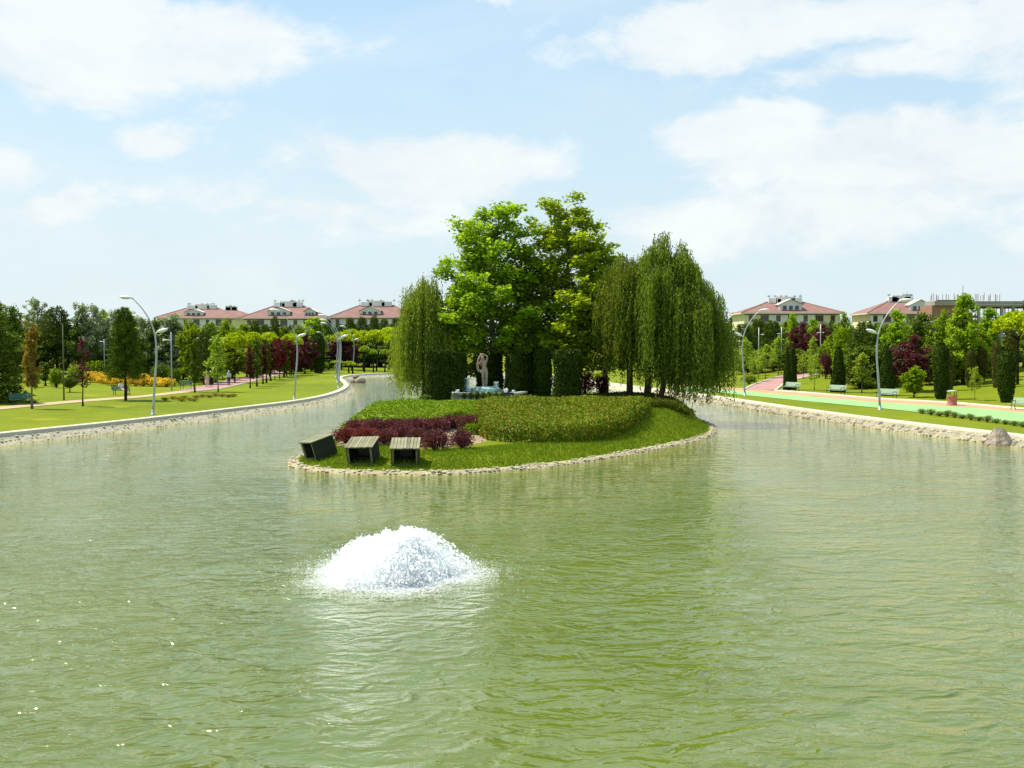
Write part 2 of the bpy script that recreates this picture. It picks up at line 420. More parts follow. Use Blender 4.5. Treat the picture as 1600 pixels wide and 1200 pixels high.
wx = np.concatenate([np.arange(-37, 37.01, .5)]); wy = np.arange(-50, 178, .5)
gx, gy = np.meshgrid(wx, wy); wp = np.stack([gx.ravel(), gy.ravel()], 1)
ds = -sdist(wp, shore); di = sdist(wp, isle)
sh = np.maximum(np.exp(-np.maximum(ds-.6, 0)/1.3), .42*np.exp(-np.maximum(di, 0)/2.2))
keep = ds > -1.5
ii = np.arange(len(wp)).reshape(len(wy), len(wx))
fq = np.stack([ii[:-1, :-1], ii[:-1, 1:], ii[1:, 1:], ii[1:, :-1]], -1).reshape(-1, 4)
fq = fq[keep[fq].all(1)]
rm = np.full(len(wp), -1); used = np.unique(fq); rm[used] = np.arange(len(used))
wm = mesh_np('water', np.c_[wp[used], np.zeros(len(used))], rm[fq], M_water, True)
at = wm.attributes.new('shallow', 'FLOAT', 'POINT'); at.data.foreach_set('value', sh[used].astype(np.float32))
obj('water', wm, kind='structure')

# ---------------------------------------------------------------- banks: kerb, slope, stones
def resample(poly, step, closed=True):
    P = np.vstack([poly, poly[:1]]) if closed else np.asarray(poly, float)
    seg = np.hypot(*np.diff(P, axis=0).T); s = np.r_[0, np.cumsum(seg)]; n = int(s[-1]/step); u = np.linspace(0, s[-1], n, endpoint=not closed)
    return np.stack([np.interp(u, s, P[:, 0]), np.interp(u, s, P[:, 1])], 1)
def normals(P, closed=True):
    T = (np.roll(P, -1, 0)-np.roll(P, 1, 0)) if closed else np.gradient(P, axis=0)
    T /= np.hypot(*T.T)[:, None]+1e-9; return np.stack([T[:, 1], -T[:, 0]], 1)
def sweep(name, P, N, prof, m, smooth=False, closed=True, keep=None, **k):
    """prof: list of (offset outward, z)"""
    n = len(P); V = []
    for (o, z) in prof: V.append(np.c_[P+N*o, np.full(n, z)])
    V = np.vstack(V); f = []
    for a in range(len(prof)-1):
        for i in range(n if closed else n-1):
            if keep is not None and not keep[i]: continue
            j = (i+1) % n; f.append((a*n+i, a*n+j, (a+1)*n+j, (a+1)*n+i))
    return obj(name, mesh_np(name, V, f, m, smooth), **k)
SP = resample(shore, .8); SN = normals(SP)
if sdist(SP[:1]+SN[:1]*.5, shore)[0] < 0: SN = -SN
sweep('kerb', SP, SN, [(-.02, -.1), (-.02, LZ+.05), (.0, LZ+.07), (.58, LZ+.08), (.60, LZ+.05), (.60, LZ-.4)], M_kerb, kind='structure')
M_bank = mat('bank_gravel', (.33, .29, .185), .9, .1, var=.3, vscale=2.2, bump=.10, bscale=6)
BK = [(-.015, .44), (-.22, .28), (-.62, .0), (-1.1, -.35), (-3, -1.3)]; kr = (SP[:, 0] > 0) & (SP[:, 1] < 110)
bank = sweep('bank', SP, SN, BK, M_bank, keep=kr, kind='structure'); bank_left = sweep('bank', SP, SN, BK, M_bank, keep=~kr, kind='structure')
bank_left.data.materials.clear(); bank_left.data.materials.append(mat('pale_bank_gravel', (.47, .42, .30), .9, .1, var=.25, vscale=2.2, bump=.06, bscale=6))

rng = np.random.default_rng(3)
def rock_mesh(name, seed, m, sx=1, sy=1, sz=1, sub=1, amp=.22):
    r_ = np.random.default_rng(seed)
    import bmesh
    bm = bmesh.new(); bmesh.ops.create_icosphere(bm, subdivisions=sub, radius=.5)
    planes = [(Vector(r_.normal(size=3)).normalized(), .30+.14*r_.random()) for _ in range(7)]
    for v in bm.verts:
        for n_, d_ in planes:
            e = v.co.dot(n_)-d_
            if e > 0: v.co -= n_*e
        v.co *= 1+amp*(r_.random()-.5)
        v.co.x *= sx; v.co.y *= sy; v.co.z *= sz
    me = bpy.data.meshes.new(name); bm.to_mesh(me); bm.free(); me.materials.append(m); return me
rocks = [rock_mesh('stone', 10+i, (M_stone, M_stone, M_stone, M_stone2)[i % 4], 1.15, .9, .7) for i in range(8)]
def rocks_joined(name, items, parent, m):
    V = []; Fc = []; o = 0
    for (x, y, z, s, rz, k) in items:
        me = rocks[k]; n = len(me.vertices); a = np.empty(n*3, np.float32); me.vertices.foreach_get('co', a); a = a.reshape(-1, 3)*s
        c, q = math.cos(rz), math.sin(rz); a = a*([1, 1, .6] if m is M_stonep else 1)@np.array([[c, q, 0], [-q, c, 0], [0, 0, 1]]).T+(x, y, z); V.append(a)
        f = np.empty(len(me.polygons)*3, np.int32); me.polygons.foreach_get('vertices', f); Fc.append(f.reshape(-1, 3)+o); o += n
    return obj(name, mesh_np(name, np.vstack(V), np.vstack(Fc), m), parent, kind='stuff')
M_stonep = mat('bleached_stone', (.46, .40, .27), .85, .2, var=.25, vscale=2.5, bump=.03, bscale=9)
rocks_pale = []
for me_ in rocks: c_ = me_.copy(); c_.materials.clear(); c_.materials.append(M_stonep); rocks_pale.append(c_)
def stone_row(par, P, N, rows, keepfn, step, pale=False):
    rk = rocks_pale if pale else rocks
    it = []
    for off, z, s0, s1 in rows:
        Q = resample(P, step*(s0+s1)/.6 if step else .4); NN = normals(Q)
        if (sdist(Q[:1]+NN[:1]*.3, P)[0] < 0): NN = -NN
        for p, nn in zip(Q, NN):
            o_ = off+rng.uniform(-.08, .08); x, y = p+nn*o_
            if keepfn(x, y): it.append((x, y, z+rng.uniform(-.04, .05), rng.uniform(s0, s1), math.atan2(nn[0], -nn[1])+rng.uniform(-.35, .35), int(rng.integers(8))))
    it.sort(key=lambda q: math.hypot(q[0], q[1]))
    for (x, y, z, s, rz, k) in it[:300]: obj('stone', rk[k], par, (x, y, z), (0, 0, rz), (s, s, s*(.6 if pale else 1)))
    if it[300:]: rocks_joined('stones', it[300:], par, M_stonep if pale else M_stone)
inview = lambda x, y, mgn=1.06: y > 20 and abs(x/y) < .5*mgn
stone_row(bank, shore, SN, [(-.12, .28, .28, .5), (-.34, .12, .24, .44), (-.58, .02, .16, .34)], lambda x, y: inview(x, y) and y < 110 and x > 0, .36)
stone_row(bank_left, shore, SN, [(-.12, .31, .14, .30), (-.34, .15, .12, .26), (-.58, .0, .10, .24)], lambda x, y: inview(x, y) and y < 175 and (x < 0 or y > 110), .5, True)

# ---------------------------------------------------------------- paths
def strip(name, near, far, m, dz, n=60, lat=4, fn=None, **k):
    """near/far: edge lines in plan (lists of points); draped on the land"""
    A = resample(np.array([(p.x, p.y) for p in near]), 1, False) if False else np.array([(p.x, p.y) for p in near])
    B = np.array([(p.x, p.y) for p in far])
    def rs(Pq):
        s = np.r_[0, np.cumsum(np.hypot(*np.diff(Pq, axis=0).T))]; u = np.linspace(0, s[-1], n)
        return np.stack([np.interp(u, s, Pq[:, 0]), np.interp(u, s, Pq[:, 1])], 1)
    A, B = rs(A), rs(B); V = []
    for q in range(lat+1): V.append(A+(B-A)*q/lat)
    V = np.vstack(V); z = (fn or hland)(V)+dz; f = []
    for q in range(lat):
        for i in range(n-1): f.append((q*n+i, q*n+i+1, (q+1)*n+i+1, (q+1)*n+i))
    return obj(name, mesh_np(name, np.c_[V, z], f, m, True), **k)
def ext(P, a, b):
    """lengthen a line at both ends by metres"""
    p = list(P); d0 = (p[0]-p[1]).normalized(); d1 = (p[-1]-p[-2]).normalized()
    return [p[0]+d0*a]+p+[p[-1]+d1*b]
gz = LZ+.02
L = lambda pts, z=gz: [atZ(a, b, z) for a, b in pts]
gn = L([(1600, 665), (1500, 651), (1374, 637.5), (1250, 626), (1160, 617), (1100, 611)]); gf = L([(1600, 645), (1500, 636), (1374, 629), (1250, 618.5), (1160, 611), (1100, 606)])
sf = L([(1600, 640), (1500, 631), (1374, 624), (1250, 613.5), (1215, 611), (1100, 602)])
gn, gf, sf = ext(gn, 30, 8), ext(gf, 30, 8), ext(sf, 30, 8)
strip('green_path', gn, gf, M_pgreen, .03, kind='structure')
strip('salmon_path', gf, sf, M_psalm, .034, kind='structure')
def kerbline(name, P, wd, ht, m=M_kerb, fn=None, dz=0.0):
    P = np.array([(p.x, p.y) for p in P]); Q = resample(P, .8, False); N = normals(Q, False); z = (fn or hland)(Q)+dz; n = len(Q)
    V = np.vstack([np.c_[Q+N*o, z+h] for o, h in ((-wd/2, -.1), (-wd/2, ht), (wd/2, ht), (wd/2, -.1))]); f = []
    for a in range(3):
        for i in range(n-1): f.append((a*n+i, a*n+i+1, (a+1)*n+i+1, (a+1)*n+i))
    return obj(name, mesh_np(name, V, f, m), kind='structure')
kerbline('path_kerb', sf[:-3]+L([(1215, 611)]) if False else ext(L([(1600, 639.5), (1500, 630.5), (1374, 623.5), (1250, 613.2), (1212, 610.6)]), 30, 0), .4, .14)
# pink path leaving the track
pa = [G(1163, 609), G(1176, 602), G(1190, 597), G(1210, 590.5), G(1228, 586.5), G(1262, 582.5), G(1300, 579)]
pb = [G(1212, 610), G(1220, 604), G(1227, 600), G(1238, 595.5), G(1252, 591), G(1275, 586.5), G(1305, 582)]
strip('pink_path', pa, pb, M_ppink, .045, lat=6, kind='structure')
kerbline('path_kerb', pa, .25, .1); kerbline('path_kerb', pb, .25, .1)
la = L([(0, 640), (48, 635.4), (130, 627.8), (220, 621), (300, 612.5), (342, 608), (368, 602.5), (420, 590)]); lb = L([(0, 635.8), (48, 631.2), (130, 624.3), (220, 618), (280, 611), (320, 603), (346, 597), (388, 588)])
nl = 5
strip('beige_path', ext(la, 40, 0)[:6], ext(lb, 40, 0)[:6], M_pbeige, .03, kind='structure')
strip('pink_path', la[4:]+[G(450, 583)], lb[4:]+[G(435, 577)], M_ppink, .034, lat=6, kind='structure')
kerbline('path_kerb', la[4:]+[G(450, 583)], .2, .08); kerbline('path_kerb', lb[4:]+[G(435, 577)], .2, .08)
strip('far_path', [G(555, 573.5), G(590, 574), G(640, 575.5), G(700, 577)], [G(555, 571), G(590, 571), G(640, 572), G(700, 573)], M_pbeige, .03, kind='structure')

# ---------------------------------------------------------------- island
ix = np.arange(-12, 15, .3); iy = np.arange(39, 90, .3); gx, gy = np.meshgrid(ix, iy); ip = np.stack([gx.ravel(), gy.ravel()], 1)
iz = hisle(ip); kp = sdist(ip, isle) < .9
ii = np.arange(len(ip)).reshape(len(iy), len(ix)); fq = np.stack([ii[:-1, :-1], ii[:-1, 1:], ii[1:, 1:], ii[1:, :-1]], -1).reshape(-1, 4); fq = fq[kp[fq].all(1)]
rm = np.full(len(ip), -1); used = np.unique(fq); rm[used] = np.arange(len(used))
M_ilawn = lawn_mat('island_lawn', False)
island = obj('island', mesh_np('island', np.c_[ip, np.maximum(iz, -.8)][used], rm[fq], M_ilawn, True), kind='structure')
IP = resample(isle, .4); IN = normals(IP)
if sdist(IP[:1]+IN[:1]*.3, isle)[0] < 0: IN = -IN
rim = sweep('stone_rim', IP, IN, [(-.20, .09), (-.15, .13), (.08, .11), (.24, .01), (.5, -.20)], mat('rim_gravel', (.40, .34, .20), .9, .1, var=.35, vscale=3, bump=.08, bscale=9), kind='structure')
stone_row(rim, isle, None, [(.02, .11, .08, .27), (-.16, .13, .08, .22), (.18, .05, .08, .24)], lambda x, y: y < 73, .40, True)

# ---------------------------------------------------------------- foliage builders
def leaves(P, size, rng, up=.75, el=1.25, T=None, sv=.3):
    n = len(P); N = rng.normal(size=(n, 3)); N[:, 2] += up*2; N /= np.linalg.norm(N, axis=1)[:, None]
    if T is None: T = rng.normal(size=(n, 3))
    B = np.cross(N, T); B /= np.linalg.norm(B, axis=1)[:, None]+1e-9; T = np.cross(B, N) if T is None else T
    T = np.cross(B, N)
    s = (size*rng.uniform(1-sv, 1+sv, n))[:, None]/2
    V = np.stack([P+T*s*el, P+B*s*.8+T*s*.1, P-T*s*el, P-B*s*.8+T*s*.1], 1).reshape(-1, 3)
    return V, np.arange(n*4).reshape(-1, 4)
def leaves_dir(P, D, ln, wd, rng):
    n = len(P); N = rng.normal(size=(n, 3)); B = np.cross(N, D); B /= np.linalg.norm(B, axis=1)[:, None]+1e-9
    l = (ln*rng.uniform(.7, 1.3, n))[:, None]
    V = np.stack([P, P+D*l*.45+B*wd, P+D*l, P+D*l*.45-B*wd], 1).reshape(-1, 3)
    return V, np.arange(n*4).reshape(-1, 4)
def unitv(a): return a/(np.linalg.norm(a, axis=1)[:, None]+1e-9)

PROTO = {}
def reg(key, parts, H, Rr): PROTO[key] = (parts, H, Rr)

def broad(key, seed, H, Rr, th, nb, leaf, nl, clr, prof, up, ml, mb, lean=0.0, stems=1, tr=.02, low=.0):
    """trunk, limbs and leaf clumps"""
    r_ = np.random.default_rng(seed); tb = MB(); cl = []
    lead = []
    for i in range(9):
        t = i/8; lead.append(Vector((r_.normal()*.018*H*t+lean*t*t*H, r_.normal()*.018*H*t, t*H*.93)))
    tb.tube(lead, [H*tr*(1-.85*i/8)*(1.5 if i == 0 else 1) for i in range(9)], 7)
    def L_(t):
        f = min(max(t, 0), .999)*8; i = int(f); return lead[i].lerp(lead[i+1], f-i)
    for b in range(nb):
        t = th/H+(.97-th/H)*((b+.5)/nb); a = b*2.4+r_.uniform(-.5, .5); tt = (t-th/H)/(1-th/H)
        rr = Rr*prof(tt)*r_.uniform(.72, 1.1); z0 = L_(max(t-up*rr/H*.8, th/H*.8))
        e = L_(t)+Vector((math.cos(a)*rr, math.sin(a)*rr, 0)); e.z = t*H+r_.uniform(-.02, .03)*H
        m_ = z0.lerp(e, .5)+Vector((0, 0, -up*rr*.12))
        tb.tube([z0, m_, e], [H*tr*.33*(1.1-tt), H*tr*.2*(1.1-tt), H*tr*.06], 4, False)
        k = max(2, int(rr/clr*1.25))
        for q in range(k):
            u = (.30+.75*(q+r_.random())/k); p = z0.lerp(e, u)
            cl.append((p.x+r_.normal()*clr*.45, p.y+r_.normal()*clr*.45, p.z+r_.normal()*clr*.35, clr*r_.uniform(.6, 1.15)))
    # leader top
    for q in range(3): p = L_(.9+.045*q); cl.append((p.x, p.y, p.z+.02*H*q, clr*(.6-.12*q)))
    cl = np.array(cl); wts = cl[:, 3]**2; cnt = np.maximum(6, (nl*wts/wts.sum())).astype(int)
    Cc = np.repeat(cl, cnt, 0); D = unitv(r_.normal(size=(len(Cc), 3))); rad = Cc[:, 3]*np.abs(r_.normal(.72, .26, len(Cc)))
    P = Cc[:, :3]+D*rad[:, None]*[1, 1, .72]; P = P[P[:, 2] > low*H]
    V, Fc = leaves(P, leaf, r_)
    reg(key, [('trunk', tb.mesh('trunk', mb, True)), ('crown', mesh_np('crown', V, Fc, ml))], float(np.percentile(P[:, 2], 99.9)), float(np.percentile(np.hypot(P[:, 0], P[:, 1]), 97)))

oval = lambda t: max(.12, math.sin(math.pi*min(1, (t*.88+.14)))**.7)
cone = lambda t: (1-t)**.8*.95+.05
pyr = lambda t: (min(1, .55+t*2.2))*(1-t)**.62+.06
def conifer(key, seed, H, Rr, th, nl, ml, ln=.32, layers=22, pw=.9):
    r_ = np.random.default_rng(seed); tb = MB(); tb.tube([(0, 0, 0), (0, 0, H*.5), (0, 0, H*.97)], [H*.02, H*.013, H*.003], 6)
    P = []; D = []
    for i in range(layers):
        t = (i+.5)/layers; z = th+(H-th)*t; rr = Rr*((1-t)**pw*.95+.05); nb = 7 if t < .7 else 5
        for b in range(nb):
            a = b*2*math.pi/nb+i*1.1+r_.uniform(-.3, .3); r2 = rr*r_.uniform(.7, 1.12); up = -.12+.55*t
            e = Vector((math.cos(a)*r2, math.sin(a)*r2, z+r2*up)); s0 = Vector((0, 0, z))
            if i % 2 == 0: tb.tube([s0, e*.8+s0*.2], [H*.004, H*.001], 3, False)
            k = max(8, int(nl/(layers*nb)*r2/(Rr*.55)))
            u = r_.uniform(.12, 1, k)**.7; pp = np.array(s0)+(np.array(e-s0))*u[:, None]
            side = r_.normal(size=(k, 3))*[.13, .13, .07]*r2*(1.25-u)[:, None]*1.6; pp = pp+side
            dd = unitv(np.array(e-s0))if False else np.tile(np.array((e-s0).normalized()), (k, 1))
            P.append(pp); D.append(unitv(dd+r_.normal(size=(k, 3))*.6+[0, 0, .15]))
    P = np.vstack(P); D = np.vstack(D); V, Fc = leaves_dir(P, D, ln, ln*.16, r_)
    reg(key, [('trunk', tb.mesh('trunk', M_barkd, True)), ('crown', mesh_np('crown', V, Fc, ml))], H, float(np.percentile(np.hypot(P[:, 0], P[:, 1]), 96)))

def clipped(key, seed, H, Rr, prof, ml, n=5000, leaf=.09, stem=.0, jit=.05):
    """clipped solid: opaque leafy core plus surface leaves"""
    r_ = np.random.default_rng(seed); mb_ = MB(); ks = 14
    pr = [(max(.02, prof(i/ks)*Rr*.92), stem+(H-stem)*i/ks) for i in range(ks+1)]; mb_.lathe(pr, 14)
    V0 = np.array(mb_.v); V0[:, :2] *= (1+r_.normal(size=(len(V0), 1))*.05)
    F0 = [f for f in mb_.f if len(f) == 4]
    t = r_.random(n*2); pv = np.array([prof(x) for x in t]); kp_ = r_.random(n*2) < pv/pv.max(); t, pv = t[kp_][:n], pv[kp_][:n]
    a = r_.uniform(0, 2*math.pi, len(t)); bump = 1+.06*np.sin(a*3+t*9+seed)+.04*np.sin(a*7-t*17)
    rr = Rr*pv*bump*(1+r_.normal(size=len(t))*jit)
    P = np.stack([rr*np.cos(a), rr*np.sin(a), stem+(H-stem)*t+r_.normal(size=len(t))*.02*H*jit*8], 1)
    # cap
    m_ = int(n*.12); ct = prof(.98)*Rr; q = np.sqrt(r_.random(m_))*ct; aa = r_.uniform(0, 6.28, m_)
    P = np.vstack([P, np.stack([q*np.cos(aa), q*np.sin(aa), np.full(m_, H)+r_.normal(size=m_)*.03], 1)])
    V, Fc = leaves(P, leaf, r_, up=.1)
    Vv = np.vstack([V0, V]); Ff = np.vstack([np.array(F0), Fc+len(V0)])
    parts = [('foliage', mesh_np('foliage', Vv, Ff, ml))]
    tb = MB().tube([(0, 0, -.1), (.02, 0, stem*.6+.02), (0, 0, stem+.2)], [.05*H**.5, .04*H**.5, .03], 6)
    parts.append(('trunk', tb.mesh('trunk', M_barkd, True)))
    reg(key, parts, H, Rr)

def willow(key, seed, H, Rr, ns, th=.3, drop=(.35, .95), off=(0, 0), base_z=.08, trunk_r=.2, ml=None):
    r_ = np.random.default_rng(seed); tb = MB(); P = []; D = []
    ox, oy = off
    top = Vector((ox, oy, H*.8)); tb.tube([(0, 0, -.3), (ox*.25, oy*.25, H*.3), (ox*.7, oy*.7, H*.55), top], [trunk_r, trunk_r*.75, trunk_r*.5, trunk_r*.2], 8)
    nbr = 44
    tips = []
    for b in range(nbr):
        a = b*2.4; rr = Rr*(((b+1)/nbr)**.5)*r_.uniform(.6, 1.15); f = rr/Rr
        zt = H*(1-.26*f**2.2)*r_.uniform(.80, 1.02)*(1-.07*math.sin(a*2+seed)**2)
        s0 = Vector((ox*.6, oy*.6, H*r_.uniform(.42, .7))); pk = Vector((ox+math.cos(a)*rr*.7, oy+math.sin(a)*rr*.7, zt)); e = Vector((ox+math.cos(a)*rr, oy+math.sin(a)*rr, zt-H*.07))
        tb.tube([s0, s0.lerp(pk, .55)+Vector((0, 0, .04*H)), pk, e], [trunk_r*.3, trunk_r*.18, trunk_r*.08, .015], 4, False)
        tips.append((s0, pk, e))
    for i in range(ns):
        s0, pk, e = tips[int(r_.integers(nbr))]; u = .35+.75*r_.random()**.55
        p = s0.lerp(pk, u/.7) if u < .7 else pk.lerp(e, (u-.7)/.3)
        p = np.array(p)+r_.normal(size=3)*[.22, .22, .12]
        zend = H*max(base_z, 1-r_.uniform(*drop)); ln = max(.8, p[2]-zend)*r_.uniform(.6, 1)
        out = np.array([p[0]-ox, p[1]-oy]); out = out/(np.hypot(*out)+.01)
        k = int(ln/.095); s = np.linspace(0, 1, k); sway = r_.normal(size=2)*.14
        q = np.stack([p[0]+out[0]*.28*np.sin(s*1.6)+sway[0]*s, p[1]+out[1]*.28*np.sin(s*1.6)+sway[1]*s, p[2]+.12*np.sin(s*5)*(s < .6)-ln*s], 1)
        q += r_.normal(size=q.shape)*.035
        P.append(q); d = np.tile([0, 0, -1.0], (k, 1))+r_.normal(size=(k, 3))*.38; D.append(unitv(d))
    P = np.vstack(P); D = np.vstack(D); V, Fc = leaves_dir(P, D, .20, .034, r_)
    reg(key, [('trunk', tb.mesh('trunk', M_bark, True)), ('crown', mesh_np('crown', V, Fc, ml or G_willow))], H, Rr)

def umbrella(key, seed, H, Rr, thick, n, ml):
    r_ = np.random.default_rng(seed); tb = MB(); zt = H-thick
    tb.tube([(0, 0, -.1), (.03, 0, zt*.6), (0, 0, zt+.3)], [.13, .10, .08], 6); P = []
    for b in range(7):
        a = b*.9+r_.random()*.3; tb.tube([(0, 0, zt), (math.cos(a)*Rr*.5, math.sin(a)*Rr*.5, zt+thick*.3), (math.cos(a)*Rr*.85, math.sin(a)*Rr*.85, zt+thick*.3)], [.05, .03, .01], 4, False)
    k = 16
    for b in range(k):
        a = b*2.4; q = Rr*.78*math.sqrt((b+.5)/k); c = np.array([math.cos(a)*q, math.sin(a)*q, zt+thick*(.78-.62*(q/Rr)**2)]); m_ = n//k
        d = unitv(r_.normal(size=(m_, 3))); d[:, 2] = np.where(d[:, 2] < -.3, -d[:, 2], d[:, 2]); P.append(c+d*[Rr*.33, Rr*.33, thick*.32]*(np.abs(r_.normal(.9, .15, m_)))[:, None])
    P = np.vstack(P); V, Fc = leaves(P, .26, r_, up=.5)
    reg(key, [('trunk', tb.mesh('trunk', M_barkd, True)), ('crown', mesh_np('crown', V, Fc, ml))], H, Rr)

def bush(key, seed, H, Rr, n, leaf, ml, stems=True, spiky=.0):
    r_ = np.random.default_rng(seed); P = []; k = 12; tb = MB()
    for b in range(k):
        a = b*2.4; q = Rr*.68*math.sqrt((b+.3)/k); h = H*(.62-.25*(q/Rr)**2)*r_.uniform(.85, 1.1); m_ = n//k
        d = unitv(r_.normal(size=(m_, 3))); P.append(np.array([math.cos(a)*q, math.sin(a)*q, h])+d*[Rr*.38, Rr*.38, H*.38]*np.abs(r_.normal(.8, .22, m_))[:, None])
        tb.tube([(0, 0, -.05), (math.cos(a)*q*.5, math.sin(a)*q*.5, h*.5), (math.cos(a)*q, math.sin(a)*q, h)], [.03*H**.5, .02*H**.5, .006], 4, False)
    P = np.vstack(P); P = P[P[:, 2] > .04*H]
    if spiky:
        D = unitv(P-[0, 0, H*.2]+r_.normal(size=P.shape)*.3); V, Fc = leaves_dir(P, D, leaf*1.6, leaf*.3, r_)
    else: V, Fc = leaves(P, leaf, r_)
    reg(key, [('foliage', mesh_np('foliage', V, Fc, ml)), ('stems', tb.mesh('stems', M_barkd))], H, Rr)

def place(name, key, label, cat, loc, h, wd, rz=None, group=None):
    parts, H, Rr = PROTO[key]
    rt = thing(name, label, cat, loc, random.uniform(0, 6.28) if rz is None else rz, group, (wd/2/Rr, wd/2/Rr, h/H))
    for nm, me in parts: obj(nm, me, rt)
    return rt

# ---- the trees of the island
broad('plane_a', 21, 13.2, 3.5, 3.5, 70, .20, 28000, .62, lambda t: (min(1, .74+t*1.2))*(1-t)**.62+.13, .75, G_plane, M_barkg, tr=.016)
broad('plane_b', 28, 13.6, 3.6, 3.2, 76, .20, 31000, .60, lambda t: (min(1, .76+t*1.2))*(1-t)**.58+.13, .75, G_plane2, M_barkg, tr=.016)
broad('plane_c', 25, 10.5, 2.7, 2.2, 44, .20, 15000, .62, lambda t: (min(1, .8+t))*(1-t)**.42+.10, .7, G_mid, M_barkg, tr=.016)
def isl(px, Yd): r = _ray(px, 600); x = r.x*Yd; return Vector((x, Yd, HI(x, Yd)))
def hpx(py, Yd, loc): return (CAMZ+_ray(800, py).z*Yd)-loc.z
def wpx(n, Yd): return n/F*Yd
def ptree(key, label, px, Yd, ytop, wd, name='plane_tree', rz=0):
    p = isl(px, Yd); return place(name, key, label, name.replace('_', ' ') if name != 'plane_tree' else 'tree', p, hpx(ytop, Yd, p), wpx(wd, Yd), rz)
ptree('plane_a', 'tall bright green plane tree on the island behind the statue, left of the tallest one', 770, 74.5, 317, 190, rz=.4)
ptree('plane_b', 'tallest tree on the island, bright green with a pointed open top', 885, 75, 306, 200, rz=2.0)
ptree('plane_c', 'darker green plane tree between the tallest island tree and the willows', 945, 77, 384, 140, rz=1.0)
ptree('plane_c', 'small leafy tree under the left edge of the island plane trees', 726, 78, 440, 100, rz=4.0)
willow('willow_left', 31, 8.2, 2.1, 1300, drop=(.8, 1.04), ml=foliage('pale_willow', (.105, .155, .018), (.30, .36, .045), trans=.4), base_z=-.01)
willow('willow_a', 32, 10.4, 2.4, 1300, drop=(.5, .90), trunk_r=.24)
willow('willow_b', 33, 11.2, 3.2, 2100, drop=(.5, .98), off=(1.4, 0), trunk_r=.26, base_z=.07)
willow('willow_c', 34, 8.1, 2.3, 1700, drop=(.75, 1.04), off=(2.15, 0), trunk_r=.2, base_z=-.03)
def pw(key, label, px, Yd, ytop, rz=0, s=1.0, name='willow_tree'):
    p = isl(px, Yd); parts, H, Rr = PROTO[key]; k = hpx(ytop, Yd, p)/H
    rt = thing(name, label, 'willow', p, rz, None, (k*s, k*s, k))
    for nm, me in parts: obj(nm, me, rt)
pw('willow_left', 'pale green weeping willow at the left end of the island tree group', 663, 73, 424, s=.93)
pw('willow_a', 'narrow weeping willow beside the plane trees, leftmost of the right-hand willows', 984, 70, 378)
pw('willow_b', 'tallest and broadest weeping willow on the island', 1010, 69, 356)
pw('willow_c', 'low weeping willow whose strands hang over the water at the right of the island', 1030, 67.5, 428)

# clipped yew columns round the basin
flatcol = lambda t: .97 if t < .97 else .9
clipped('yew_block', 41, 3.2, .78, lambda t: 1.0 if .03 < t < .98 else .93, G_topi, 6000, .10)
clipped('yew_column', 42, 3.2, .6, lambda t: .82+.18*math.sin(t*3), G_topi, 5000, .10)
for (px, Yd, yt, wd, key, lab) in [(686, 66.5, 549, 36, 'yew_block', 'square clipped yew column at the left of the white basin'),
                                   (714, 69, 552, 30, 'yew_column', 'clipped yew column just behind and right of the square left-hand one'),
                                   (765, 73.5, 556, 40, 'yew_column', 'clipped yew column directly behind the statue'),
                                   (806, 69.5, 549, 32, 'yew_column', 'clipped yew column right of the statue, beside the lantern'),
                                   (825, 74, 552, 20, 'yew_column', 'thin clipped yew column set back between two wider ones'),
                                   (848, 70, 548, 27, 'yew_column', 'narrow clipped yew column in the middle of the right-hand row'),
                                   (887, 66.5, 548, 42, 'yew_block', 'broad square clipped yew column at the right end of the row')]:
    p = isl(px, Yd); place('clipped_yew', key, lab, 'topiary', p-Vector((0, 0, .1)), hpx(yt, Yd, p)+.1, wpx(wd, Yd), group='clipped yew columns round the basin')
bush('box_bush', 43, .5, .5, 1500, .06, G_dark)
p = isl(664, 66); place('box_bush', 'box_bush', 'small round dark bush at the left foot of the clipped yews', 'bush', p, .55, 1.1)
bush('plum_bush', 44, 2.2, 1.1, 1500, .15, G_plum)
for px, Yd, yt, wd, lab in [(915, 72, 575, 34, 'dark purple-leaved bush beside the broad clipped yew'), (940, 74, 582, 34, 'open purple-leaved bush with the pond showing through it, left of the willow trunks')]:
    p = isl(px, Yd); place('plum_bush', 'plum_bush', lab, 'bush', p, hpx(yt, Yd, p), wpx(wd, Yd))

